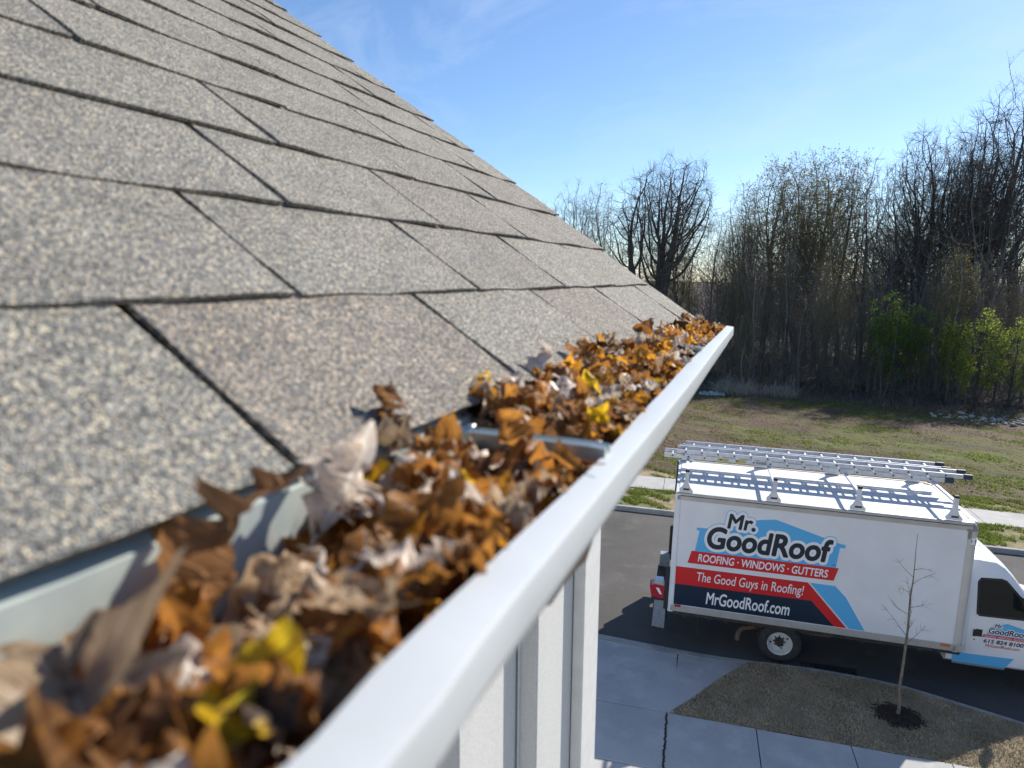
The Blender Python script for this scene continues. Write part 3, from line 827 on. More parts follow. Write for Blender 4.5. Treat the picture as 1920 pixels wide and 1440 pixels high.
wts = [('brown', 22), ('russet', 31), ('amber', 15), ('yellow', 3), ('tan', 20), ('pale', 17), ('umber', 3)]
bag = [c for c, w in wts for _ in range(w)]
# specific leaves that stand out
put_leaf('brown', (-.212, .205, CH - .112), .098, (R(62), R(8), R(-22)), 'large brown leaf standing upright with its pointed tip over the shingle edge', vi=1)
put_leaf('tan', (-.195, .128, CH - .120), .090, (R(14), R(-10), R(60)), 'large beige leaf lying flat in the emptier near end of the gutter', vi=0)
put_leaf('pale', (-.215, .295, CH - .105), .070, (R(80), R(25), R(15)), 'narrow glint-white leaf standing on edge beside the bare gutter wall', vi=1)
put_leaf('yellow', (-.175, .60, CH - .094), .036, (R(25), R(-10), R(30)), 'rounded yellow leaf between the brown leaves past the metal strap', vi=0)
put_leaf('yellow', (-.140, .510, CH - .108), .034, (R(40), R(10), R(-20)), 'rounded yellow leaf tucked against the gutter lip by the metal strap', vi=1)
put_leaf('russet', (-.158, .405, CH - .108), .062, (R(24), R(8), R(80)), 'glowing rust-orange leaf folded in front of the metal strap', vi=0)
put_leaf('yellow', (-.135, .140, CH - .114), .044, (R(20), R(15), R(10)), 'yellow leaf poking out over the near gutter lip', vi=2)
put_leaf('brown', (-.247, .375, CH - .090), .050, (R(70), R(10), R(80)), 'small brown leaf leaning up against the shingles', vi=5)
N_TOP = 285
for i in range(N_TOP):
    y = .09 + 1.57 * ((i + rnd.random()) / N_TOP) ** 1.45
    xb, xl = GB + .012, g_in(y) - .008
    f = rnd.random() ** .85
    if y < .27 and f < .26: f = .28 + .70 * rnd.random()
    x = xb + (xl - xb) * f
    near = max(0, 1 - y / .5)
    size = rnd.uniform(.026, .048) + near * rnd.uniform(.006, .030)
    cn = rnd.choice(bag)
    if y < .34 and cn in ('amber', 'umber', 'yellow') and rnd.random() < .7: cn = rnd.choice(['tan', 'russet', 'brown', 'pale'])
    if cn == 'yellow': size *= .75
    z = g_lip(y) + heap(y, f) + rnd.uniform(-.012, .006)
    if f > .86: z = g_lip(y) + rnd.uniform(.003, .008)
    elif f > .62: z = max(z, g_lip(y) - .004)
    if -.045 < y - .445 < .022: y += .055 if y > .42 else -.05
    tilt = rnd.gauss(0, 26)
    if f > .75: tilt *= .5; size *= .72
    rb_ = rnd.gauss(0, 26) * (.45 if f > .75 else 1)
    put_leaf(cn, (x, y, z), size, (R(tilt), R(rb_), rnd.uniform(0, 6.28)))
# everything underneath: one heap of leaf litter that nobody could count
lit = {}
for i in range(2300):
    y = .04 + 1.63 * rnd.random()
    f = rnd.random()
    if y < .265 and f < .22: continue
    x = GB + .010 + (g_in(y) - .010 - GB - .010) * f
    z = g_lip(y) + heap(y, f) - rnd.uniform(.008, .05)
    if .38 < y < .475: z = min(z, g_lip(y) - .012)
    if z < g_lip(y) - .012: x = min(x, g_out(y) - .052)
    else: x = min(x, g_in(y) - .016)
    cn = rnd.choice(bag if rnd.random() < .75 else ['umber', 'brown', 'russet'])
    bsrc = rnd.choice(LBM[cn])
    size = rnd.uniform(.016, .038) + .012 * max(0, 1 - y / .5)
    mw = Matrix.Translation((x, y, z)) @ Matrix.Rotation(rnd.uniform(0, 6.28), 4, 'Z') @ Matrix.Rotation(R(rnd.gauss(0, 40)), 4, 'X') @ Matrix.Rotation(R(rnd.gauss(0, 40)), 4, 'Y') @ Matrix.Scale(size, 4)
    V = np.array(bsrc.v); A = np.array(mw)
    W = V @ A[:3, :3].T + A[:3, 3]
    lit.setdefault(cn, MB()).add(W, bsrc.f)
allb = MB(); names = list(lit)
for i, cn in enumerate(names): allb.add(lit[cn].v, lit[cn].f, i)
tag(allb.build('leaf_litter', [LM[c] for c in names], smooth=True, fixn=False), 'packed litter of small brown leaf scraps filling the gutter', 'leaf litter', kind='stuff')
# wet muck in the bottom of the trough
b = MB()
b.grid([[(GB + .004 + (g_in(y) - .012 - GB) * f, y, g_lip(y) + (heap(y, f) - .055 if (y > .27 or f > .3) else -.085 + .02 * f) + .006 * math.sin(y * 60 + f * 9)) for f in (0, .15, .3, .45, .6, .75, .9, 1)] for y in [.02 + .026 * k for k in range(64)]])
tag(b.build('leaf_mould', M['mulch'], smooth=True, fixn=False), 'dark wet leaf mould at the bottom of the gutter', 'leaf mould', kind='stuff')

# ------------------------------------------------------------------ the box truck (local x forward, y to its left, z up; near side is y = 0)
truck = link('box_truck', None)
tag(truck, 'white box truck with roofing company lettering parked at the near kerb', 'truck')
fxv = Vector((math.cos(HD) * math.cos(SL), math.sin(HD) * math.cos(SL), -math.sin(SL)))
lfv = Vector((-math.sin(HD), math.cos(HD), 0)); upv = fxv.cross(lfv)
tm_ = Matrix.Identity(4)
for i in range(3): tm_[i][0], tm_[i][1], tm_[i][2] = fxv[i], lfv[i], upv[i]
tm_.translation = Vector(G0)
truck.matrix_world = tm_
BL, BW, Z0, Z1 = 4.88, 2.45, .749, 3.02

def part(name, mt, parent=truck, smooth=False, **k):
    return _B.build(name, mt, parent, smooth)
def bx(name, mt, x0, x1, y0, y1, z0, z1, bev=0.0, parent=truck):
    b = MB(); b.box(x0, x1, y0, y1, z0, z1, bev); return b.build(name, mt, parent)

side = bx('side_panel', M['white'], .075, BL - .16, .012, .035, Z0 + .12, Z1 - .13)
bx('side_panel', M['white'], .075, BL - .16, BW - .035, BW - .012, Z0 + .12, Z1 - .13)
bx('front_wall', M['white'], BL - .06, BL - .035, .14, BW - .14, Z0 + .02, Z1 - .06)
bx('floor', M['chassis'], .02, BL - .05, .02, BW - .02, Z0 - .06, Z0 + .02)
# roof skin, slightly crowned
b = MB()
b.grid([[(x, y, Z1 - .012 + .022 * (1 - ((y - BW / 2) / (BW / 2)) ** 2)) for y in np.linspace(.05, BW - .05, 15)] for x in np.linspace(.05, BL - .11, 12)])
rs = b.build('roof_skin', M['roofw'], truck, smooth=True, fixn=False)
for y0, y1, s_ in ((0.0, .06, 1), (BW - .06, BW, -1)):
    b = MB()
    ya = 0 if s_ > 0 else BW
    pr = [(ya, Z1 - .13), (ya, Z1 - .055), (ya + s_ * .004, Z1 - .050), (ya + s_ * .004, Z1 - .042), (ya, Z1 - .038), (ya + s_ * .004, Z1 - .006), (ya + s_ * .014, Z1 + .004), (ya + s_ * .055, Z1 + .004), (ya + s_ * .055, Z1 - .02), (ya + s_ * .04, Z1 - .13)]
    b.add([(.02, p[0], p[1]) for p in pr] + [(BL - .12, p[0], p[1]) for p in pr], [tuple(range(10)), tuple(range(19, 9, -1))] + [(i, (i + 1) % 10, 10 + (i + 1) % 10, 10 + i) for i in range(10)])
    tr_ = b.build('top_rail', M['rail'], truck)
    bx('rail_groove', M['black'], .03, BL - .13, ya - s_ * .0015, ya + s_ * .003, Z1 - .051, Z1 - .041, parent=tr_) if s_ > 0 else None
    ra, rb = (ya, ya + .045) if s_ > 0 else (ya - .045, ya)
    br = bx('bottom_rail', M['rail'], .02, BL - .02, ra, rb, Z0, Z0 + .125, .006)
    if s_ > 0:
        for k in range(24):
            b = MB(); x = .12 + k * .203
            b.lathe([(0, -.004), (.006, -.004), (.009, 0)], 8, 'y', c=(x, ya, Z0 + (.03 if k % 2 else .055)))
            b.build('rivet', M['cap'], br)
# front corner posts: rounded
for ya, s_ in ((0, 1), (BW, -1)):
    b = MB(); pr = []
    pr = [(BL - .17, ya + s_ * .0), (BL - .13, ya + s_ * 0.0)] + [(BL - .13 + .13 * math.sin(R(a)), ya + s_ * (.13 - .13 * math.cos(R(a)))) for a in range(10, 91, 10)] + [(BL, ya + s_ * .16), (BL - .03, ya + s_ * .16), (BL - .03, ya + s_ * .13), (BL - .13, ya + s_ * .03), (BL - .17, ya + s_ * .03)]
    n = len(pr)
    b.add([(p[0], p[1], Z0 - .01) for p in pr] + [(p[0], p[1], Z1 - .14) for p in pr], [tuple(range(n)), tuple(range(2 * n - 1, n - 1, -1))] + [(i, (i + 1) % n, n + (i + 1) % n, n + i) for i in range(n)])
    b.build('corner_post', M['post'], truck)
    # cast cap rounding the top corner
    b = MB()
    rows = []
    for j in range(7):
        a = R(15 * j)
        zz = Z1 - .14 + .15 * math.sin(a); inset = .15 * (1 - math.cos(a)) * .9
        rows.append([(BL - .20, ya + s_ * (-.006 + inset), zz), (BL - .13, ya + s_ * (-.006 + inset), zz)] + [(BL + .006 - .136 + (.136 - inset * .9) * math.sin(R(q)), ya + s_ * (.13 - (.136 - inset * .9) * math.cos(R(q))), zz) for q in range(15, 91, 15)] + [(BL + .006 - inset * .9, ya + s_ * .19, zz)])
    b.grid(rows); b.add(rows[-1], [tuple(range(len(rows[-1])))])
    # tongues along the post and the rail
    b.box(BL - .17, BL - .12, ya - .005 if s_ > 0 else ya - .02, ya + .02 if s_ > 0 else ya + .005, Z1 - .27, Z1 - .135)
    b.build('corner_cap', M['cap'], truck, smooth=False)
b = MB(); b.box(BL - .10, BL - .0, .15, BW - .15, Z1 - .13, Z1 + .002, .03); b.build('front_header', M['roofw'], truck)
# rear frame and roll-up door
for ya in (0.0, BW - .09): bx('rear_post', M['white'], -.02, .074, ya, ya + .09, Z0 - .02, Z1 - .02, .008)
bx('rear_header', M['white'], -.02, .05, .091, BW - .091, Z1 - .25, Z1 - .01)
b = MB(); b.tube([(-.024, .02, Z1 - .02), (-.024, .10, Z1 + .012), (-.024, BW - .1, Z1 + .012), (-.024, BW - .02, Z1 - .02)], .016, 6); b.build('rear_seal', M['black'], truck)
rd = bx('rear_door', M['white'], .03, .05, .092, BW - .092, Z0 + .03, Z1 - .251)
for k in range(6):
    bx('door_slat', M['white'], .012, .029, .10, BW - .10, Z0 + .04 + k * .325, Z0 + .04 + k * .325 + .315, .006, rd)
bx('door_handle', M['black'], -.004, .011, BW / 2 - .1, BW / 2 + .1, Z0 + .15, Z0 + .19, .004, rd)
# rear bumper, tail lamp, dock post, step leg
bx('rear_bumper', M['chassis'], -.30, -.03, .14, BW - .14, Z0 - .25, Z0 - .10, .01)
for ya in (-.012, BW - .098): bx('dock_post', M['black'], -.10, -.022, ya, ya + .11, Z0 + .02, Z0 + .80, .006)
for ya in (-.02,):
    b = MB()
    b.prism([(-.37, Z0 + .44), (-.33, Z0 + .24), (-.103, Z0 + .22), (-.103, Z0 + .46), (-.34, Z0 + .47)], ya, ya + .24)
    tl = b.build('tail_lamp', M['lampred'], truck)
    b = MB(); b.prism([(-.30, Z0 + .475), (-.27, Z0 + .56), (-.13, Z0 + .56), (-.11, Z0 + .462)], ya + .03, ya + .2); b.build('lamp_bracket', M['alum'], tl)
    b = MB(); b.prism([(-.26, Z0 + .42), (-.20, Z0 + .42), (-.14, Z0 + .30), (-.18, Z0 + .30)], ya - .004, ya - .0005); b.build('lamp_reflection_strip', M['pwhite'], tl)
    bx('lamp_base', M['black'], -.33, -.103, ya + .02, ya + .22, Z0 + .175, Z0 + .222, .01, tl)
for ya in (.0, BW - .2):
    b = MB()
    b.prism([(-.27, Z0 + .17), (-.29, Z0 - .36), (-.06, Z0 - .37), (-.06, Z0 + .17)], ya, ya + .2)
    b.build('step_leg', M['grey'], truck)
    bx('step_foot', M['black'], -.30, -.05, ya - .01, ya + .21, Z0 - .40, Z0 - .368, .005)
# rear reflectors and markers
bx('reflector', M['lampred'], .10, .21, -.004, .0005, Z0 + .090, Z0 + .135, .001)
bx('side_marker', M['lampor'], BL - .36, BL - .22, -.012, .0005, Z0 + .07, Z0 + .115, .003)
# chassis
for ya in (.78, 1.58): bx('frame_rail', M['chassis'], .1, 6.7, ya, ya + .09, Z0 - .25, Z0 - .065)
for xx in (.25, 1.0, 1.6, 2.4, 3.3, 4.2): bx('cross_member', M['chassis'], xx, xx + .07, .06, BW - .06, Z0 - .115, Z0 - .062)
for xx in (1.99, 6.40):
    b = MB(); b.tube([(xx, .45, .375), (xx, BW - .45, .375)], .06, 10)
    if xx < 3: b.lathe([(.05, .95), (.16, 1.05), (.19, 1.22), (.16, 1.40), (.05, 1.5)], 14, 'y', c=(xx, 0, .375))
    b.build('axle', M['chassis'], truck)
b = MB(); b.tube([(2.9, .50, .47), (1.75, .42, .50), (1.55, .30, .52), (1.34, .22, .50), (1.27, .16, .44), (1.26, .14, .30)], .045, 10); b.build('exhaust_pipe', M['rust'], truck)
b = MB(); b.tube([(2.95, .72, .46), (3.75, .72, .46)], .11, 12); b.build('muffler', M['rust'], truck)
for ya in (.10, BW - .62): bx('mud_flap', M['black'], 1.40 - .85, 1.415 - .85, ya + .2, ya + .5, .18, Z0 - .06)
bx('fuel_tank', M['chassis'], 3.2, 4.3, 1.72, 2.2, .38, Z0 - .07, .03)
b = MB(); b.prism([(.62, Z0 - .06), (.95, Z0 - .06), (.90, Z0 - .16), (.70, Z0 - .20)], .25, .30); b.build('spring_bracket', M['chassis'], truck)
b = MB()
for k, (x0, x1, zz) in enumerate(((2.45, 2.75, .58), (2.8, 3.1, .60), (3.35, 3.42, .54), (2.55, 2.6, .56))): b.box(x0, x1, .35, .5, zz, Z0 - .06)
b.build('under_box', M['chassis'], truck)

def wheel(xc, yout, side_, dual):
    """side_ = -1: outer face towards -y"""
    w = link('wheel', None, truck)
    w.location = (xc, yout, .375)
    if side_ > 0: w.rotation_euler = (0, 0, math.pi)
    for off in ((0.0, .27) if dual else (0.0,)):
        b = MB()
        b.lathe([(.205, .045), (.225, .012), (.30, .0), (.345, .012), (.368, .035), (.375, .07), (.375, .16), (.368, .19), (.345, .215), (.25, .222), (.205, .19)], 48, 'y', c=(0, off, 0))
        for k in range(40):
            a = 2 * math.pi * k / 40
            mw = Matrix.Rotation(a, 4, 'Y')
            b.box(-.018, .018, off + .05, off + .10, .368, .380, mat=mw); b.box(-.018, .018, off + .125, off + .18, .368, .380, mat=mw @ Matrix.Rotation(.08, 4, 'Y'))
        b.build('tyre', M['tyre'], w, smooth=False)
    b = MB()
    dish = .145 if dual else .03
    b.lathe([(.212, .030), (.219, .018), (.213, .012), (.203, .022), (.195, .05), (.180, dish), (.150, dish + .02), (.105, dish - .015), (.085, dish - .03), (0, dish - .03)], 40, 'y')
    rm = b.build('rim', M['rim'], w, smooth=True)
    for k in range(4):
        a = R(90 * k + 20)
        b = MB(); b.lathe([(0, 0), (.020, 0)], 12, 'y', c=(.150 * math.cos(a), dish + .004, .150 * math.sin(a)))
        b.build('hand_hole', M['black'], rm)
    b = MB()
    b.lathe([(.085, dish - .025), (.078, dish - .05), (.070, dish - .10), (.05, dish - .112), (0, dish - .112)], 20, 'y'); b.build('hub', M['chassis'], w)
    for k in range(8):
        a = R(45 * k)
        b = MB(); b.lathe([(.013, dish - .01), (.013, dish - .045), (0, dish - .05)], 6, 'y', c=(.098 * math.cos(a), 0, .098 * math.sin(a))); b.build('lug_nut', M['chassis'], w)
wheel(1.99, .055, -1, True); wheel(1.99, BW - .055, 1, True)
wheel(6.40, .24, -1, False); wheel(6.40, BW - .24, 1, False)

# cab
HWm = BW / 2
def cab_ring(x, zb, zs, zt, hw, tp=.12):
    dz = max(.02, zt - .14 - zs)
    ht = hw - tp * dz
    half = [(hw - .06, zb), (hw - .004, zb + .05), (hw, zb + .16), (hw, zs), (ht, zs + dz), (ht - .05, zt - .05), (ht - .16, zt - .005), (0, zt + .015)]
    return [(x, HWm - a, z) for a, z in half] + [(x, HWm + a, z) for a, z in half[-2::-1]]
st = [(4.70, .45, 1.36, 2.30, 1.0), (5.05, .45, 1.36, 2.33, 1.0), (5.32, .45, 1.36, 2.31, 1.0), (5.46, .45, 1.36, 2.23, 1.0), (5.62, .45, 1.36, 2.06, 1.0), (5.90, .45, 1.34, 1.68, 1.0), (6.18, .45, 1.20, 1.36, 1.0), (6.75, .47, 1.08, 1.25, .99), (7.10, .48, 1.0, 1.14, .96), (7.22, .50, .95, 1.06, .92), (7.26, .55, .80, .92, .86)]
b = MB()
rings = [cab_ring(*s_) for s_ in st]
b.grid(rings); b.add(rings[0], [tuple(range(len(rings[0])))]); b.add(rings[-1], [tuple(range(len(rings[-1]) - 1, -1, -1))])
cab = b.build('cab', M['white'], truck, smooth=True)
cab.modifiers.new('edges', 'EDGE_SPLIT').split_angle = R(32)
def yside(z, off=.005): return HWm - 1.0 + max(0, z - 1.36) * .12 - off
def sidepoly(name, pts, mt, off, parent, th=.004, far=False):
    b = MB()
    f = (lambda y: BW - y) if far else (lambda y: y)
    n = len(pts)
    b.add([(x, f(yside(z, off)), z) for x, z in pts] + [(x, f(yside(z, off - th)), z) for x, z in pts], [tuple(range(n)), tuple(range(2 * n - 1, n - 1, -1))] + [(i, (i + 1) % n, n + (i + 1) % n, n + i) for i in range(n)])
    return b.build(name, mt, parent)
WIN = [(5.09, 1.92), (5.12, 1.965), (5.40, 1.985), (5.47, 1.965), (5.74, 1.66), (5.82, 1.44), (5.80, 1.40), (5.14, 1.385), (5.11, 1.41)]
WFR = [(5.055, 1.93), (5.10, 2.00), (5.41, 2.02), (5.49, 1.995), (5.78, 1.68), (5.87, 1.44), (5.84, 1.365), (5.12, 1.345), (5.075, 1.38)]
for far in (False, True):
    dr = sidepoly('door', [(4.97, .60), (4.97, 1.34), (5.93, 1.36), (5.95, .95), (5.75, .60)], M['white'], .006, cab, .005, far)
    fr = sidepoly('window_frame', WFR, M['black'], .007, cab, .006, far)
    sidepoly('window_glass', WIN, M['glass'], .010, fr, .002, far)
    sidepoly('lower_stripe', [(4.80, .47), (4.80, .64), (5.72, .66), (5.60, .47)], M['cabblue'], .010, cab, .004, far)
    sidepoly('sill', [(4.80, .44), (4.80, .468), (5.6, .468), (5.6, .44)], M['cap'], .014, cab, .01, far)
    yy = HWm - 1.0 if not far else HWm + 1.0
    s_ = -1 if not far else 1
    b = MB(); b.box(5.06, 5.10, min(yy + s_ * .006, yy + s_ * .03), max(yy + s_ * .006, yy + s_ * .03), .98, 1.10, .006); b.box(5.10, 5.2, min(yy + s_ * .006, yy + s_ * .010), max(yy + s_ * .006, yy + s_ * .010), .98, 1.11); b.build('door_handle', M['black'], dr)
    b = MB(); b.lathe([(0, 0), (.012, 0)], 10, 'y', c=(5.09, yy + s_ * .012, .92)); b.build('door_lock', M['black'], dr)
    b = MB(); b.box(5.72, 5.80, min(yy + s_ * .10, yy + s_ * .30), max(yy + s_ * .10, yy + s_ * .30), 1.50, 1.82, .03); b.tube([(5.78, yy + s_ * .0, 1.50), (5.78, yy + s_ * .12, 1.55)], .015, 6); b.tube([(5.70, yy + s_ * -.03, 1.75), (5.76, yy + s_ * .12, 1.75)], .015, 6); b.build('mirror', M['black'], cab)
    b = MB(); b.tube([(6.40 + .46 * math.cos(R(a)), yy + s_ * .004, .40 + .46 * math.sin(R(a))) for a in range(0, 181, 15)], .02, 6); b.build('wheel_arch', M['white'], cab)
    b = MB(); b.prism([(5.99, .40)] + [(6.40 + .43 * math.cos(R(a)), .40 + .43 * math.sin(R(a))) for a in range(170, -1, -10)], min(yy + s_ * .001, yy - s_ * .25), max(yy + s_ * .001, yy - s_ * .25)); b.build('wheel_well', M['black'], cab)
    b = MB(); b.box(7.20, 7.27, min(HWm + s_ * .55, HWm + s_ * .82), max(HWm + s_ * .55, HWm + s_ * .82), .80, 1.0, .015); b.build('headlight', M['pwhite'], cab)
b = MB()
ws = [(5.52, 2.10, .80), (6.10, 1.47, .90)]
b.add([(5.47, HWm - .78, 2.19), (5.47, HWm + .78, 2.19), (6.12, HWm + .90, 1.44), (6.12, HWm - .90, 1.44), (5.465, HWm, 2.235), (6.14, HWm, 1.45)], [(0, 4, 5, 3), (4, 1, 2, 5)])
wsd = b.build('windshield', M['glass'], cab, fixn=False)
sm = wsd.modifiers.new('thickness', 'SOLIDIFY'); sm.thickness = .01; sm.offset = 1
for k in range(3):
    b = MB(); b.box(4.9, 5.3, .55 + k * .22, .565 + k * .22, 2.325, 2.336, .003); b.build('roof_rib', M['white'], cab)
bx('grille', M['black'], 7.24, 7.285, HWm - .52, HWm + .52, .72, .98, .01, cab)
bx('front_bumper', M['alum'], 7.19, 7.36, HWm - .95, HWm + .95, .40, .60, .03, cab)

# printed graphics on the near side: flat prints, each shape a thin piece on the panel
PY = .012
def decal(name, pts, mt, lay, parent=side, plane=None, mirror=False):
    b = MB()
    y = PY - .0012 * lay if plane is None else plane - .0012 * lay
    n = len(pts)
    b.add([(x, y, Z0 + z) for x, z in pts], [tuple(range(n))])
    o = b.build(name, mt, parent, fixn=False)
    me = o.data
    if me.polygons[0].normal.y > 0: me.flip_normals()
    return o
def lettering(body, x0, x1, z0, z1, mt, lay, bold=0.0, shear=0.0, halo=None, parent=side, plane=None, zplane=None, cap=True, name='lettering'):
    """text scaled so that its inked box fills x0..x1, z0..z1"""
    cu = bpy.data.curves.new('t', 'FONT')
    cu.body = body; cu.size = 1.0; cu.shear = shear; cu.resolution_u = 5
    ob = bpy.data.objects.new('t', cu); COL.objects.link(ob)
    dg = bpy.context.evaluated_depsgraph_get()
    me = bpy.data.meshes.new_from_object(ob.evaluated_get(dg))
    bpy.data.objects.remove(ob); bpy.data.curves.remove(cu)
    V = np.array([v.co[:] for v in me.vertices]); Fs = [tuple(p.vertices) for p in me.polygons]
    bpy.data.meshes.remove(me)
    mn, mx = V.min(0) - bold, V.max(0) + bold
    sx, sz = (x1 - x0) / (mx[0] - mn[0]), (z1 - z0) / (mx[1] - mn[1])
    base = (PY if plane is None else plane)
    zo = Z0 if zplane is None else zplane
    def stamp(r_, lay_, mt_, nm):
        """the glyphs stamped round a small circle, so that the strokes grow by r_ on every side"""
        b = MB()
        n = 1 if r_ < 1e-4 else (10 if r_ < .05 else 18)
        for k in range(n):
            dx, dz = r_ * math.cos(2 * math.pi * k / n), r_ * math.sin(2 * math.pi * k / n)
            if n == 1: dx = dz = 0
            b.add([(x0 + (p[0] + dx - mn[0]) * sx, base - .0012 * lay_ - .00003 * k, zo + z0 + (p[1] + dz - mn[1]) * sz) for p in V], Fs)
        o = b.build(nm, mt_, parent, fixn=False)
        if o.data.polygons[0].normal.y > 0: o.data.flip_normals()
    stamp(bold, lay, mt, name)
    for off, hm, ly in (halo or []): stamp(bold + off, ly, hm, 'letter_outline')
decal('stripe_red', [(.08, .535), (2.43, .555), (2.845, .135), (3.045, .135), (2.345, .885), (.08, .875)], M['red'], 1)
decal('stripe_navy', [(.08, .135), (2.845, .135), (2.43, .555), (.08, .535)], M['navy'], 1)
decal('stripe_blue', [(3.075, .135), (3.335, .135), (2.98, .70), (2.79, .885), (2.375, .885)], M['blue'], 1)
decal('logo_house', [(.39, 1.20), (.445, 1.60), (.395, 1.60), (.395, 1.655), (.60, 1.66), (1.05, 1.78), (1.45, 1.925), (1.72, 1.965), (2.30, 1.80), (2.76, 1.665), (2.885, 1.645), (2.885, 1.585), (2.80, 1.585), (2.765, 1.20)], M['blue'], 1)
decal('logo_bar', [(.335, 1.205), (.275, .965), (2.755, .975), (2.815, 1.215)], M['red'], 2)
lettering('GoodRoof', .585, 2.69, 1.285, 1.715, M['ink'], 6, .035, .13, [(.115, M['blue'], 3), (.095, M['pwhite'], 4)])
lettering('Mr.', .915, 1.395, 1.70, 1.985, M['ink'], 6, .030, .13, [(.165, M['blue'], 3.4), (.14, M['pwhite'], 4.6)])
lettering('ROOFING · WINDOWS · GUTTERS', .455, 2.655, 1.015, 1.165, M['pwhite'], 4, .022, .13)
lettering('The Good Guys in Roofing!', .46, 2.29, .580, .815, M['pwhite'], 3, .006, .13)
lettering('MrGoodRoof.com', .65, 2.09, .215, .455, M['pwhite'], 3, .018, .10)
lettering('TM', 2.69, 2.755, 1.245, 1.275, M['ink'], 5, 0, 0)
# fleet number on the corner post, and the door print
cnum = bx('number_plate', M['pwhite'], BL - .125, BL - .035, -.0005, .012, Z1 - .36, Z1 - .25)
lettering('11', BL - .115, BL - .05, -.335 + .0, -.275, M['ink'], 1, .01, 0, plane=-.0006, zplane=Z1, parent=cnum)
DP = HWm - 1.0 - .011
dq = [c for c in cab.children if c.name.startswith('door') and not c.name.startswith('door_')][0]
decal('logo_house', [(5.27, 1.04 - Z0), (5.30, 1.17 - Z0), (5.55, 1.27 - Z0), (5.88, 1.19 - Z0), (5.85, 1.04 - Z0)], M['blue'], .3, parent=dq, plane=DP)
decal('logo_bar', [(5.225, 1.035 - Z0), (5.205, .985 - Z0), (5.85, .985 - Z0), (5.87, 1.035 - Z0)], M['red'], .6, parent=dq, plane=DP)
lettering('GoodRoof', 5.29, 5.86, 1.06 - Z0, 1.165 - Z0, M['ink'], 2.2, .03, .13, [(.09, M['pwhite'], 1.2)], parent=dq, plane=DP)
lettering('Mr.', 5.37, 5.49, 1.175 - Z0, 1.245 - Z0, M['ink'], 2.2, .03, .13, [(.12, M['pwhite'], 1.4)], parent=dq, plane=DP)
lettering('ROOFING · WINDOWS · GUTTERS', 5.24, 5.83, .997 - Z0, 1.022 - Z0, M['pwhite'], 1.5, .01, .13, parent=dq, plane=DP)
lettering('615 824 8100', 5.235, 5.83, .885 - Z0, .955 - Z0, M['ink'], 1, .02, .15, parent=dq, plane=DP)
lettering('MrGoodRoof.com', 5.27, 5.78, .815 - Z0, .868 - Z0, M['red'], 1, .006, .15, parent=dq, plane=DP)

# roof rack: four crossbars on flared posts
RH = .33
for xx in (.16, 1.66, 3.02, 4.49):
    b = MB(); b.box(xx - .028, xx + .028, .115, BW - .115, Z1 + RH - .035, Z1 + RH, .006); cbx = b.build('rack_bar', M['roofw'], truck)
    for ya, s_ in ((.075, 1), (BW - .075, -1)):
        b = MB()
        pr = [(-.12, .012), (-.12, .05), (-.075, .10), (-.034, .19), (-.030, RH + .06), (.030, RH + .06), (.034, .19), (.075, .10), (.12, .05), (.12, .012)]
        n = len(pr)
        b.add([(xx + p[0], ya - .038, Z1 + p[1]) for p in pr] + [(xx + p[0], ya + .038, Z1 + p[1]) for p in pr], [tuple(range(n)), tuple(range(2 * n - 1, n - 1, -1))] + [(i, (i + 1) % n, n + (i + 1) % n, n + i) for i in range(n)])
        ps = b.build('rack_post', M['roofw'], cbx)
        bxx = MB(); bxx.box(xx - .034, xx + .034, ya - .042, ya + .042, Z1 + RH + .055, Z1 + RH + .10, .006); bxx.box(xx - .055, xx + .055, ya - .0405 - .003, ya - .036, Z1 + .055, Z1 + .085, .001)
        bxx.build('post_cap', M['black'], cbx)

# ------------------------------------------------------------------ two extension ladders on the rack
def ladder(name, label, y0, wid, xs, ends, zb, grp):
    root = link(name, None); root.matrix_world = tm_; tag(root, label, 'ladder', grp)
    zz = zb
    for si, (xa, xb) in enumerate(ends):
        ins = .028 * si
        for ya in (y0 + ins, y0 + wid - ins - .028):
            b = MB()
            pr = [(0, 0), (.028, 0), (.028, .006), (.006, .006), (.006, .074), (.028, .074), (.028, .08), (0, .08)]
            if ya > y0 + .2: pr = [(.028 - p[0], p[1]) for p in pr]
            b.add([(xa, ya + p[0], zz + p[1]) for p in pr] + [(xb, ya + p[0], zz + p[1]) for p in pr], [tuple(range(8)), tuple(range(15, 7, -1))] + [(i, (i + 1) % 8, 8 + (i + 1) % 8, 8 + i) for i in range(8)])
            rl = b.build('rail', M['ladder'], root)
            x = xa + .16
            while x < xb - .1:
                bb = MB(); fy = ya - .002 if ya < y0 + .2 else ya + .03
                bb.lathe([(0, -.004), (.016, -.004), (.016, .004)], 10, 'y', c=(x, fy, zz + .04)); bb.build('rung_end', M['black'], rl)
                x += .305
            if si == 0 or True:
                bb = MB(); xe = xb if si == 0 else xb
                bb.box(xb - .05, xb + .10, ya - .014, ya + .042, zz - .004, zz + .090, .012); bb.build('end_cap', M['capblue'], rl)
        x = xa + .16
        while x < xb - .1:
            b = MB(); b.box(x - .017, x + .017, y0 + ins + .007, y0 + wid - ins - .007, zz + .022, zz + .054, .006); b.build('rung', M['ladder'], root)
            x += .305
        zz += .086
    for xx, mt in () if 'plain' in label else ((.72, M['lyellow']), (1.05, M['lyellow']), (1.42, M['cap'])):
        b = MB(); b.box(xx, xx + .2, y0 - .003, y0 - .0005, zb + .012, zb + .066); b.build('warning_label', mt, root)
    b = MB(); b.box(.05, .09, y0 - .02, y0 + wid + .02, zb + .06, zb + .10); b.build('bracket', M['cap'], root)
    return root
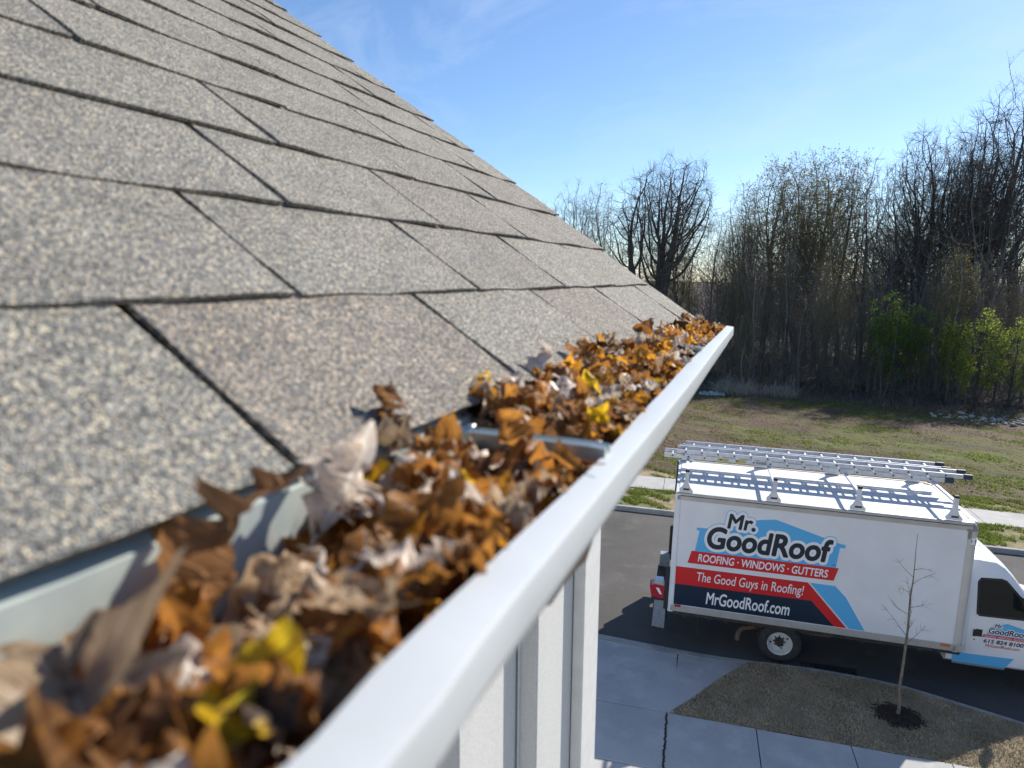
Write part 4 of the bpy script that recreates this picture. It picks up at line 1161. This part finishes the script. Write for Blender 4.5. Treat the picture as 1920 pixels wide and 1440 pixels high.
ladder('extension_ladder', 'aluminium extension ladder with yellow stickers lying on the truck rack', 1.24, .42, None, [(-.30, 4.72), (-.05, 5.02)], Z1 + RH + .003, 'ladders on the truck rack')
ladder('extension_ladder', 'plain aluminium extension ladder lying beside the stickered one on the rack', 1.70, .42, None, [(-.02, 4.78), (.10, 4.80)], Z1 + RH + .003, 'ladders on the truck rack')

# ------------------------------------------------------------------ storm drain
dr = thing('storm_drain', GP(2.85, .10, .004), 'dark iron storm drain grate in the road under the truck', 'drain', rz=HD)
b = MB(); b.box(-.46, .46, -.14, .14, -.02, .002); b.build('drain_pit', M['black'], dr)
for s_ in (-1, 1):
    b = MB(); b.box(-.48, .48, s_ * .14 - .02, s_ * .14 + .02, -.01, .012, .003); b.build('grate_frame', M['iron'], dr)
for k in range(13):
    b = MB(); b.box(-.45 + k * .075 - .014, -.45 + k * .075 + .014, -.119, .119, -.006, .010, .003); b.build('grate_bar', M['iron'], dr)

# ------------------------------------------------------------------ trees
class TB:
    """fast tube collector (numpy): three- to six-sided tapered branches"""
    def __init__(self): self.V = []; self.F = []; self.n = 0
    def tube(self, pts, rad, n):
        pts = np.asarray(pts, float); rad = np.asarray(rad, float)
        d = np.gradient(pts, axis=0); d /= (np.linalg.norm(d, axis=1, keepdims=True) + 1e-9)
        ref = np.array([0.31, 0.17, 0.93]) if abs(d[0][2]) < .8 else np.array([0.93, .2, .3])
        a = np.cross(d, ref); a /= (np.linalg.norm(a, axis=1, keepdims=True) + 1e-9); b = np.cross(d, a)
        th = 2 * np.pi * np.arange(n) / n
        ring = pts[:, None, :] + rad[:, None, None] * (a[:, None, :] * np.cos(th)[None, :, None] + b[:, None, :] * np.sin(th)[None, :, None])
        self.V.append(ring.reshape(-1, 3))
        m_ = len(pts)
        i = np.arange(m_ - 1)[:, None] * n; k = np.arange(n)[None, :]; k2 = (k + 1) % n
        self.F.append((np.stack([i + k, i + k2, i + n + k2, i + n + k], -1).reshape(-1, 4) + self.n))
        self.n += m_ * n
    def mesh(self, name, mt, smooth=True):
        me = bpy.data.meshes.new(name)
        V = np.concatenate(self.V); F = np.concatenate(self.F)
        me.vertices.add(len(V)); me.vertices.foreach_set('co', V.astype(np.float32).ravel())
        me.loops.add(F.size); me.loops.foreach_set('vertex_index', F.astype(np.int32).ravel())
        me.polygons.add(len(F)); me.polygons.foreach_set('loop_start', (np.arange(len(F)) * 4).astype(np.int32))
        me.polygons.foreach_set('use_smooth', np.full(len(F), smooth))
        me.materials.append(mt); me.update(calc_edges=True); me.validate()
        return me

def quads_mesh(name, C, A, B, mt):
    """C centres, A and B half axes -> one mesh of small quads"""
    n = len(C)
    V = np.stack([C - A - B, C + A - B * .6, C + A * .9 + B, C - A * .8 + B * .8], 1).reshape(-1, 3)
    F = np.arange(4 * n).reshape(-1, 4)
    t = TB(); t.V = [V]; t.F = [F]; t.n = len(V)
    return t.mesh(name, mt, False)

def unit(v): return v / (np.linalg.norm(v) + 1e-9)

def grow(seed, H, trunk_r, z0, rx, n_att, stems=1, lean=.0, lobes=5, n_tw=3, tw_len=.6, D=None, power=2.15, lowbr=0.0):
    """space-colonised crown: branches grow towards points scattered in a lobed envelope"""
    g = np.random.default_rng(seed)
    D = D or H * .015
    # attraction points: overlapping lobes inside a rounded crown
    C = []
    for i in range(lobes):
        az = i * 2.4 + g.uniform(-.4, .4); rr = rx * g.uniform(.25, .62)
        zc = z0 + (H - z0) * g.uniform(.35, .72)
        C.append((rr * math.cos(az), rr * math.sin(az), zc, rx * g.uniform(.45, .62), (H - z0) * g.uniform(.26, .36)))
    C.append((0, 0, z0 + (H - z0) * .56, rx * .72, (H - z0) * .45))
    A = []
    while len(A) < n_att:
        c = C[g.integers(len(C))]
        p = g.normal(0, 1, 3); p /= np.linalg.norm(p); p *= g.random() ** .38
        q = np.array([c[0] + p[0] * c[3], c[1] + p[1] * c[3], c[2] + p[2] * c[4]])
        if q[2] < H * .995: A.append(q)
    if lowbr > 0:
        for i in range(int(n_att * lowbr)):
            az = g.uniform(0, 6.28); A.append(np.array([math.cos(az) * rx * g.uniform(.2, .9), math.sin(az) * rx * g.uniform(.2, .9), z0 * g.uniform(.45, 1.0)]))
    A = np.array(A)
    nodes, par = [], []
    def add(p, k): nodes.append(np.array(p, float)); par.append(k); return len(nodes) - 1
    for m_ in range(stems):
        d = unit(np.array([g.normal(0, .05 + .16 * (stems > 1)) + lean, g.normal(0, .05 + .16 * (stems > 1)), 1]))
        p = np.array([g.normal(0, .10), g.normal(0, .10), 0]) * (stems > 1) + np.array([0, 0, -.2]); k = add(p, -1)
        top = z0 * (1.05 if m_ == 0 else g.uniform(.9, 1.2))
        while p[2] < top:
            d = unit(d + g.normal(0, .035, 3) + np.array([0, 0, .05])); p = p + d * D; k = add(p, k)
    N = np.array(nodes)
    dist = np.full(len(A), 1e9); near = np.zeros(len(A), int)
    def upd(i0):
        nonlocal dist, near
        P = np.array(nodes[i0:])
        for c in range(0, len(P), 400):
            dd = np.linalg.norm(A[:, None, :] - P[None, c:c + 400, :], axis=2)
            j = dd.argmin(1); v = dd[np.arange(len(A)), j]
            m2 = v < dist; dist[m2] = v[m2]; near[m2] = j[m2] + i0 + c
    upd(0)
    alive = np.ones(len(A), bool)
    kids = {}
    for it in range(150):
        act = alive & (dist < H * .35) if it > 6 else alive & (dist < H)
        if not act.any(): break
        idx = near[act]; vec = A[act] - np.array(nodes)[idx]; vec /= (np.linalg.norm(vec, axis=1, keepdims=True) + 1e-9)
        acc = {}
        for i, v in zip(idx, vec): acc[i] = acc.get(i, 0) + v
        i0 = len(nodes)
        for i, v in acc.items():
            d = unit(unit(v) + g.normal(0, .08, 3) + np.array([0, 0, .05]))
            q = nodes[i] + d * D
            if any(np.linalg.norm(q - nodes[c]) < .45 * D for c in kids.get(i, ())):
                alive[act & (near == i)] = False; continue
            kids.setdefault(i, []).append(add(q, i))
        if len(nodes) == i0: continue
        upd(i0)
        alive &= dist > D * 1.55
        if len(nodes) > 5200: break
    n = len(nodes); N = np.array(nodes); par = np.array(par)
    ch = [[] for _ in range(n)]
    for i in range(n):
        if par[i] >= 0: ch[par[i]].append(i)
    rad = np.zeros(n); rt = .0085 * H / 15
    for i in range(n - 1, -1, -1):
        rad[i] = rt if not ch[i] else sum(rad[c] ** power for c in ch[i]) ** (1 / power)
    sc_ = trunk_r / max(rad[i] for i in range(n) if par[i] < 0)
    f = np.clip((rad / rad.max()), 0, 1); rad = rad * (1 + (sc_ - 1) * f ** .5)
    zf = N[:, 2] / H; rad *= 1 + .45 * np.exp(-np.clip(N[:, 2], 0, None) / .35) * (f > .3)
    T, Bc, tips = TB(), TB(), []
    # chains: follow the thickest child
    start = [i for i in range(n) if par[i] < 0]
    stack = [(i, None) for i in start]
    while stack:
        i, p0 = stack.pop()
        chain = [i] if p0 is None else [p0, i]
        while ch[chain[-1]]:
            c = sorted(ch[chain[-1]], key=lambda q: -rad[q])
            for o_ in c[1:]: stack.append((o_, chain[-1]))
            chain.append(c[0])
        P = N[chain]; Rr = rad[chain].copy()
        if p0 is not None: Rr[0] = min(Rr[0], Rr[1] * 1.05)
        if len(P) < 2: continue
        if len(P) > 5:                      # thin out nodes and smooth
            P = np.concatenate([P[:1], (P[:-2] + 2 * P[1:-1] + P[2:]) / 4, P[-1:]])
            keep = np.unique(np.concatenate([np.arange(0, len(P), 2), [len(P) - 1]])); P, Rr = P[keep], Rr[keep]
        big = Rr.max()
        (T if p0 is None else Bc).tube(P, Rr, 7 if big > trunk_r * .5 else (5 if big > .03 else 3))
    for i in range(n):
        if rad[i] < rt * 2.2 and par[i] >= 0 and N[i][2] > z0 * .6:
            pd = unit(N[i] - N[par[i]])
            for k in range(n_tw if not ch[i] else (1 if g.random() < .6 else 0)):
                d = unit(pd * .8 + g.normal(0, .5, 3) + np.array([0, 0, .15])); L = tw_len * g.uniform(.5, 1.25) * H / 15
                m1 = N[i] + d * L * .5; e = m1 + unit(d + g.normal(0, .25, 3)) * L * .5
                Bc.tube([N[i], m1, e], [rt * .8, rt * .6, rt * .3], 3)
                tips += [m1, e]
                d2 = unit(d + g.normal(0, .5, 3)); e2 = m1 + d2 * L * .45
                Bc.tube([m1, e2], [rt * .5, rt * .25], 3); tips.append(e2)
    return T, Bc, np.array(tips)

PROTO = {}
def proto(key, bark, twig, buds=None, bud_frac=0.5, bud_size=.035, **kw):
    T, Bc, tips = grow(**kw)
    d = {'H': kw['H'], 'trunk': T.mesh('trunk', bark), 'branches': Bc.mesh('branches', twig)}
    if buds:
        g = np.random.default_rng(kw['seed'] + 99)
        sel = tips[g.random(len(tips)) < bud_frac]
        C = sel + g.normal(0, .05, sel.shape)
        A = g.normal(0, 1, C.shape); A /= np.linalg.norm(A, axis=1, keepdims=True); B = np.cross(A, g.normal(0, 1, C.shape)); B /= np.linalg.norm(B, axis=1, keepdims=True)
        s_ = bud_size * g.uniform(.6, 1.3, (len(C), 1))
        d['buds'] = quads_mesh('buds', C, A * s_, B * s_ * .7, buds)
    PROTO[key] = d
proto('big', M['bark_d'], M['bark_d'], seed=3, H=15, trunk_r=.42, z0=3.6, rx=4.3, n_att=3400, stems=3, lobes=9, n_tw=8, tw_len=.85, lowbr=.06, power=2.3)
proto('tall_a', M['bark_l'], M['bark_w'], seed=5, H=15, trunk_r=.17, z0=5.2, rx=1.9, n_att=1100, lobes=4, n_tw=6, tw_len=.75, lowbr=.15)
proto('tall_b', M['bark_d'], M['bark_d'], seed=8, H=15, trunk_r=.24, z0=4.6, rx=3.0, n_att=1300, stems=2, lobes=7, n_tw=5, tw_len=.8, lowbr=.08)
proto('tall_d', M['bark_d'], M['bark_w'], seed=9, H=15, trunk_r=.22, z0=5.4, rx=2.4, n_att=1050, lobes=5, n_tw=6, tw_len=.75, lowbr=.2)
proto('tall_c', M['bark_l'], M['bark_w'], M['bud'], .75, .045, seed=13, H=15, trunk_r=.17, z0=4.4, rx=2.1, n_att=950, lobes=5, n_tw=6, tw_len=.75, lowbr=.2)
proto('slim_a', M['bark_l'], M['bark_w'], seed=21, H=12, trunk_r=.085, z0=3.4, rx=1.15, n_att=520, lobes=3, n_tw=5, lowbr=.2)
proto('slim_b', M['bark_d'], M['bark_w'], M['bud'], .40, .033, seed=34, H=12, trunk_r=.095, z0=2.6, rx=1.35, n_att=600, lobes=4, n_tw=5, lowbr=.25)
def leafy(key, leaf, seed, H, W, n, lo):
    g = np.random.default_rng(seed)
    T, Bc, tips = grow(seed=seed, H=H, trunk_r=.055, z0=.55, rx=W, n_att=360, stems=2, lobes=6, n_tw=3, tw_len=.5, D=.13)
    base = tips[g.integers(0, len(tips), n)]
    C = base + g.normal(0, .10, base.shape)
    C = C[C[:, 2] > lo]
    A = g.normal(0, 1, C.shape); A /= np.linalg.norm(A, axis=1, keepdims=True); B = np.cross(A, g.normal(0, 1, C.shape)); B /= np.linalg.norm(B, axis=1, keepdims=True)
    s_ = .042 * g.uniform(.6, 1.4, (len(C), 1))
    PROTO[key] = {'H': H, 'trunk': T.mesh('trunk', M['bark_d']), 'branches': Bc.mesh('branches', M['bark_d']), 'leaves': quads_mesh('leaves', C, A * s_, B * s_ * .65, leaf)}
leafy('young_a', M['leafdg'], 41, 6.0, 1.0, 3400, .8)
leafy('young_b', M['leafg'], 43, 5.2, .95, 2900, .5)
leafy('young_c', M['leafg'], 47, 5.4, .8, 2300, .6)

def plant_tree(key, s, t, h, label, group=None, name='bare_tree', sx=1.0):
    pr = PROTO[key]
    k = h / pr['H']
    root = thing(name, GP(s, t, ground_h(s, t)), label, 'tree', group, rnd.uniform(0, 6.28), (k * sx, k * sx, k))
    for nm in ('trunk', 'branches', 'buds', 'leaves'):
        if nm in pr: link(nm, pr[nm], root)
    return root
SKYLINE = [(960, 420), (1020, 372), (1070, 328), (1120, 335), (1160, 372), (1250, 300), (1330, 400), (1360, 372), (1400, 335), (1440, 302), (1500, 287), (1560, 276), (1610, 276), (1655, 290), (1685, 350), (1715, 245), (1780, 232), (1830, 200), (1880, 188), (1920, 150), (2000, 120), (2300, 120)]
def sky_v(u): return lerp_table(SKYLINE, u)
def tree_at(key, u, v, t, label, group=None, name='bare_tree', sx=1.0):
    s, ztop = at_t(u, v, t)
    h = ztop - GP(s, t, ground_h(s, t))[2]
    return plant_tree(key, s, t, h, label, group, name, sx)

tree_at('big', 1245, 284, 40, 'broad dark bare tree with forked trunk standing alone above the roof edge', sx=1.0)
GR = {'tall_d': ('tall dark straight-stemmed bare tree in the wood behind the field', 'straight dark bare trees of the wood'),
      'tall_a': ('tall slender bare grey tree in the wood behind the field', 'tall grey bare trees of the wood'),
      'tall_b': ('tall dark bare spreading tree in the wood behind the field', 'tall dark bare trees of the wood'),
      'tall_c': ('tall tree with pale green spring buds in the wood behind the field', 'budding tall trees of the wood'),
      'slim_a': ('thin bare pole-like young tree in the wood behind the field', 'thin bare trees of the wood'),
      'slim_b': ('thin young tree with sparse yellowish buds in the wood', 'thin budding trees of the wood')}
def wood_tree(key, u, v, t, sx=1.0):
    lab = GR[key][0].replace(' in the wood behind the field', '').replace(' in the wood', '')
    row = 'at the wood edge' if t < 41 else ('inside the wood' if t < 50 else 'deep in the wood')
    where = 'past the roof corner' if u < 1370 else ('behind the dry weeds' if u < 1500 else ('behind the field' if u < 1650 else ('behind deep green trees' if u < 1770 else 'behind lime green trees')))
    return tree_at(key, u, v, t, lab + ' ' + row + ', ' + where, GR[key][1], sx=sx)
# skyline trees, read off the photograph
for key, u, v, t, sx in (('tall_b', 1070, 328, 58, 1.0), ('tall_a', 1130, 335, 62, 1.0), ('slim_a', 1105, 350, 55, 1.0), ('slim_a', 1185, 380, 52, 1.2), ('slim_b', 1300, 420, 50, 1.1), ('slim_a', 1345, 395, 46, 1.2), ('tall_a', 1395, 335, 46, 1.0), ('tall_c', 1450, 300, 46, 1.05), ('tall_c', 1500, 287, 45, 1.1), ('tall_c', 1555, 276, 47, 1.05), ('tall_c', 1600, 280, 48, 1.0), ('tall_a', 1645, 285, 47, .95), ('tall_b', 1722, 242, 48, 1.05), ('tall_d', 1785, 230, 47, 1.1), ('tall_b', 1835, 198, 49, 1.05), ('tall_b', 1885, 188, 48, 1.1), ('tall_b', 1950, 78, 53, 1.1)):
    wood_tree(key, u, v, t, sx)
# the trees between and behind them
for i in range(135):
    front = rnd.random() < .42
    t = rnd.uniform(33.2, 40) if front else 42 + 20 * rnd.random() ** 1.3
    s = rnd.uniform(-16, 30)
    u, v = pix(GP(s, t, 3))
    if u < 1370 and rnd.random() < .66: continue
    if u > 1965: continue
    vt = sky_v(u)
    if front: vv = rnd.uniform(455, 610) if u > 1370 else rnd.uniform(500, 610)
    else: vv = vt + (600 - vt) * rnd.uniform(.08, .5) * (1.3 if u < 1370 else .8)
    if front: key = rnd.choice(['slim_a', 'slim_b', 'slim_b', 'slim_a', 'tall_c'])
    else: key = rnd.choice(['tall_a', 'tall_d', 'tall_c', 'tall_c', 'slim_a', 'slim_b', 'tall_b'] if u < 1650 else ['tall_b', 'tall_d', 'tall_a', 'slim_a', 'tall_b', 'slim_b'])
    wood_tree(key, u, vv, t, rnd.uniform(.9, 1.3))
# the wood goes on beyond the roof's corner
for i in range(34):
    t = rnd.uniform(38, 66); s = rnd.uniform(-52, -17)
    key = rnd.choice(['tall_a', 'tall_b', 'tall_c', 'tall_d', 'slim_a', 'slim_b'])
    plant_tree(key, s, t, rnd.uniform(9, 16), GR[key][0].replace(' in the wood behind the field', '').replace(' in the wood', '') + ' in the wood past the roof end', GR[key][1], sx=rnd.uniform(.9, 1.2))
# fresh green young trees on the wood's edge
for key, u, v, t, lab in (('young_a', 1672, 548, 32.2, 'deep green young leafy tree on the wood edge, tallest of the green ones'), ('young_a', 1722, 572, 33.4, 'deep green young leafy tree half behind the tallest green one'),
                          ('young_c', 1785, 592, 32.6, 'small yellow-green leafy tree with an open crown on the wood edge'), ('young_b', 1852, 572, 31.8, 'bright lime green bushy young tree behind the pale stones'), ('young_b', 1915, 590, 32.4, 'pale lime young tree at the wood edge past the pale stones'), ('young_c', 1812, 650, 31.2, 'low yellow-green leafy shrub in front of the young trees')):
    tree_at(key, u, v, t, lab, name='young_tree', sx=1.0)

# undergrowth: a tangle of thin stems no one could count
def thicket(name, n, srange, trange, hr, mt, seed, label, cat, rad=.010, side=5, lean=.42):
    g = np.random.default_rng(seed); B_ = TB()
    for i in range(n):
        s = g.uniform(*srange); t = trange[0] + (trange[1] - trange[0]) * g.random() ** 1.4
        u, v = pix(GP(s, t, 2))
        h = g.uniform(*hr) * (0.55 if u < 1340 else 1.0) * (.75 + .5 * abs(math.sin(s * .7)))
        p = np.array(GP(s, t, ground_h(s, t) - .05))
        d = unit(np.array([g.normal(0, lean), g.normal(0, lean), 1]))
        pts = [p]
        for k in range(4):
            d = unit(d + g.normal(0, .24, 3)); pts.append(pts[-1] + d * h / 4)
        r0 = rad * g.uniform(.6, 1.7)
        B_.tube(pts, [r0, r0 * .85, r0 * .7, r0 * .5, r0 * .25], 3)
        for k in range(side):
            j = g.integers(1, 4); f = g.random()
            q = pts[j] * (1 - f) + pts[j + 1] * f
            dd = unit(d * .4 + g.normal(0, .6, 3) + np.array([0, 0, .3]))
            L = h * g.uniform(.15, .36)
            e = q + dd * L * .5; e2 = e + unit(dd + g.normal(0, .3, 3)) * L * .5
            B_.tube([q, e, e2], [r0 * .5, r0 * .4, r0 * .2], 3)
    return tag(link(name, B_.mesh(name, mt)), label, cat, kind='stuff')
thicket('undergrowth', 4200, (-18, 30), (31.8, 52), (1.2, 4.6), M['brush'], 71, 'brown leafless undergrowth filling the wood behind the field', 'undergrowth')
thicket('saplings_thicket', 900, (-2, 30), (38, 60), (5, 10), M['bark_l'], 72, 'thicket of thin grey saplings inside the wood', 'undergrowth', .014, 12, .2)
thicket('distant_wood', 1500, (-45, 60), (75, 120), (6, 11), M['brush'], 73, 'distant leafless wood seen between the nearer trunks', 'wood', .035, 9)
thicket('dry_weeds', 500, (1.6, 6.2), (30.2, 31.6), (.5, 1.2), M['stalk'], 74, 'clump of pale dry weed stalks at the wood edge', 'weeds', .008, 2)
# low green-brown scrub at the foot of the wood
def tufts(name, n, area, mt, hr, seed, label, cat, hfun, wid=.012, mask=None, lean=.5):
    g = np.random.default_rng(seed)
    S = g.uniform(area[0], area[1], n * 3); T_ = g.uniform(area[2], area[3], n * 3)
    keep = np.array([mask(a, c) for a, c in zip(S, T_)]) if mask else np.ones(len(S), bool)
    S, T_ = S[keep][:n], T_[keep][:n]
    P = np.array([GP(a, c, hfun(a, c) - .004) for a, c in zip(S, T_)])
    m_ = len(P)
    az = g.uniform(0, 6.28, m_); w = wid * g.uniform(.6, 1.4, m_)[:, None]
    h = g.uniform(hr[0], hr[1], m_)[:, None]
    sd = np.stack([np.cos(az), np.sin(az), 0 * az], 1) * w
    ld = np.stack([g.normal(0, lean, m_), g.normal(0, lean, m_), np.ones(m_)], 1)
    ld /= np.linalg.norm(ld, axis=1, keepdims=True)
    mid = P + ld * h * .55; tip = P + ld * h + np.stack([g.normal(0, .25, m_), g.normal(0, .25, m_), -.12 * np.ones(m_)], 1) * h
    V = np.stack([P - sd, P + sd, mid + sd * .7, mid - sd * .7, tip - sd * .1, tip + sd * .1], 1).reshape(-1, 3)
    k = np.arange(m_)[:, None] * 6
    F = np.concatenate([k + np.array([[0, 1, 2, 3]]), k + np.array([[3, 2, 5, 4]])])
    t = TB(); t.V = [V]; t.F = [F]; t.n = len(V)
    o = link(name, t.mesh(name, mt, False))
    return tag(o, label, cat, kind='stuff')
def noise2(a, c): return .5 + .5 * (math.sin(a * 1.3 + 2 * math.sin(c * .9)) * math.sin(c * 1.7 + 1.4 * math.sin(a * .8)) * .7 + .3 * math.sin(a * 4.1 + c * 3.3))
mk_lawn = lambda s, t: s > .14 and (t < t_top(s) - .0) and t > -2.22
tufts('lawn_blades', 26000, (.1, 8.5, -2.22, -.05), M['straw'], (.025, .065), 81, 'dormant tan grass of the near verge', 'grass', h_lawn, .0055, mk_lawn, .7)
tufts('lawn_green_blades', 6000, (.1, 8.5, -2.22, -.05), M['strawg'], (.02, .055), 82, 'greener blades mixed into the dormant verge grass', 'grass', h_lawn, .005, lambda s, t: mk_lawn(s, t) and noise2(s * 1.4, t * 1.4) > .55, .7)
hv = lambda s, t: .11 + .012 * hn(s * 4, t * 4)
tufts('verge_grass', 24000, (-6, 16, 7.72, 9.6), M['blade'], (.05, .15), 83, 'green patchy grass between far kerb and pavement', 'grass', hv, .012, lambda s, t: noise2(s * 2.2, t * 2.4) > .47, .6)
tufts('verge_grass_beyond', 16000, (-6, 18, 11.06, 12.6), M['blade'], (.05, .15), 84, 'green patchy grass along the field side of the pavement', 'grass', lambda s, t: hv(s, t) if t < 11.9 else h_field(s, t), .012, lambda s, t: noise2(s * 2.0 + 3, t * 2.4) > .50 - .0 * t, .6)
tufts('field_grass', 26000, (-4, 26, 12.6, 31), M['blade'], (.05, .13), 85, 'thin green grass in patches across the field', 'grass', h_field, .022, lambda s, t: noise2(s * .45, t * .6) * .6 + noise2(s * 1.7, t * 2.1) * .4 > .60, .8)
tufts('field_straw', 22000, (-4, 26, 12.6, 31), M['dead'], (.03, .08), 86, 'dry straw-coloured grass across the field', 'grass', h_field, .022, lambda s, t: noise2(s * .9 + 5, t * 1.1) > .5, 1.0)
tufts('wood_edge_scrub', 9000, (-6, 28, 28.5, 33.6), M['brush'], (.12, .45), 87, 'brown scrub at the foot of the wood', 'scrub', lambda s, t: h_field(s, t), .012, lambda s, t: rnd.random() < (t - 28.5) / 4, .6)

# ------------------------------------------------------------------ pale stones by the wood
rock_me = []
for k in range(6):
    q = random.Random(900 + k)
    bm = bmesh.new(); bmesh.ops.create_icosphere(bm, subdivisions=1, radius=1)
    for v in bm.verts: v.co = Vector((v.co.x * q.uniform(.8, 1.2), v.co.y * q.uniform(.7, 1.1), v.co.z * .62)) * q.uniform(.75, 1.15)
    me = bpy.data.meshes.new('stone'); bm.to_mesh(me); bm.free(); me.materials.append(M['rock']); rock_me.append(me)
for i in range(260):
    a = rnd.random()
    s = 12.6 + 9 * rnd.random() ** .9; t = 25.6 + (s - 12.6) * .02 + rnd.gauss(2.2, 1.15)
    if t < 25 or t > 30 or (s < 14.2 and abs(t - 28.6) > .6): continue
    o = link('stone', rnd.choice(rock_me))
    k = rnd.uniform(.05, .17)
    o.location = GP(s, t, h_field(s, t) + k * .25); o.rotation_euler = (rnd.uniform(-.4, .4), rnd.uniform(-.4, .4), rnd.uniform(0, 6.28)); o.scale = (k, k * rnd.uniform(.7, 1.1), k * rnd.uniform(.7, 1))
    tag(o, ('large ' if k > .13 else ('small ' if k < .085 else 'middling ')) + 'pale limestone ' + ('on the field side of the stone spread' if t < 27.4 else 'on the wood side of the stone spread'), 'stone', 'pale stones at the wood edge')
# crumpled pale sheet lying at the far side of the field
g = np.random.default_rng(5)
b = MB()
b.grid([[GP(.7 + 1.5 * i / 14, 29.9 + .8 * j / 8, ground_h(.7 + 1.5 * i / 14, 29.9 + .8 * j / 8) + .02 + (.22 * abs(math.sin(i * .9 + j * .5)) * math.sin(math.pi * j / 8) * math.sin(math.pi * i / 14) + g.uniform(0, .05) if 0 < j < 8 else 0)) for j in range(9)] for i in range(15)])
sh = b.build('plastic_sheet', M['sheet'], None, smooth=False, fixn=False); sh.modifiers.new('thickness', 'SOLIDIFY').thickness = .008
tag(sh, 'crumpled pale green sheet lying at the far edge of the field', 'plastic sheet')

# ------------------------------------------------------------------ street sapling in its mulch ring
sp_s, sp_t = 3.63, -1.22
sapl = thing('sapling', GP(sp_s, sp_t, h_lawn(sp_s, sp_t)), 'thin leafless street sapling growing from a dark mulch ring', 'tree')
g = np.random.default_rng(6)
T = TB()
stem = [np.array([0, 0, -.05])]
for k in range(12): stem.append(stem[-1] + np.array([g.normal(.004, .012), g.normal(0, .012), .254]))
stem = np.array(stem)
T.tube(stem, np.array([.032, .026, .024, .022, .021, .020, .018, .016, .013, .010, .007, .005, .003]), 8)
link('trunk', T.mesh('trunk', M['sapling']), sapl)
Bc = TB()
for k in range(11):
    zf = 5.0 + 5.2 * k / 11; i0 = int(zf); p = stem[i0] + (stem[i0 + 1] - stem[i0]) * (zf - i0)
    az = k * 2.4 + g.uniform(-.4, .4) ; el = g.uniform(.25, .8)
    d = np.array([math.cos(az) * math.cos(el), math.sin(az) * math.cos(el), math.sin(el)])
    L = g.uniform(.35, .65) * (1.1 - .05 * k)
    pts = [p]
    for q in range(4):
        d = unit(d + g.normal(0, .12, 3) + np.array([0, 0, .06])); pts.append(pts[-1] + d * L / 4)
    Bc.tube(pts, [.0050, .004, .003, .002, .001], 4)
    for q in range(4):
        j = g.integers(1, 4); st_ = pts[j]; dd = unit(d + g.normal(0, .5, 3)); l2 = L * g.uniform(.2, .4)
        Bc.tube([st_, st_ + dd * l2 * .5, st_ + unit(dd + g.normal(0, .2, 3)) * l2], [.003, .0022, .0012], 3)
link('branches', Bc.mesh('branches', M['sapling']), sapl)
b = MB()
g = random.Random(12)
for k in range(520):
    r_ = .27 * math.sqrt(g.random()) * (1.0 + .3 * (g.random() < .2)); a = g.uniform(0, 6.28)
    p = GP(sp_s + r_ * math.cos(a) * 1.15, sp_t + r_ * math.sin(a), 0)
    zz = GP(sp_s, sp_t, h_lawn(sp_s, sp_t))[2] + .045 * (1 - r_ / .4) + g.uniform(0, .02)
    mw = Matrix.Translation((p[0], p[1], zz)) @ Matrix.Rotation(g.uniform(0, 6.28), 4, 'Z') @ Matrix.Rotation(g.gauss(0, .4), 4, 'X')
    b.box(-.028, .028, -.009, .009, -.006, .006, mat=mw)
b.lathe([(.25, .012), (.2, .024), (.1, .045), (0, .055)], 24, 'z', c=GP(sp_s, sp_t, h_lawn(sp_s, sp_t) - .01))
tag(b.build('mulch_ring', M['mulch'], fixn=False), 'dark bark mulch heaped round the street sapling', 'mulch', kind='stuff')
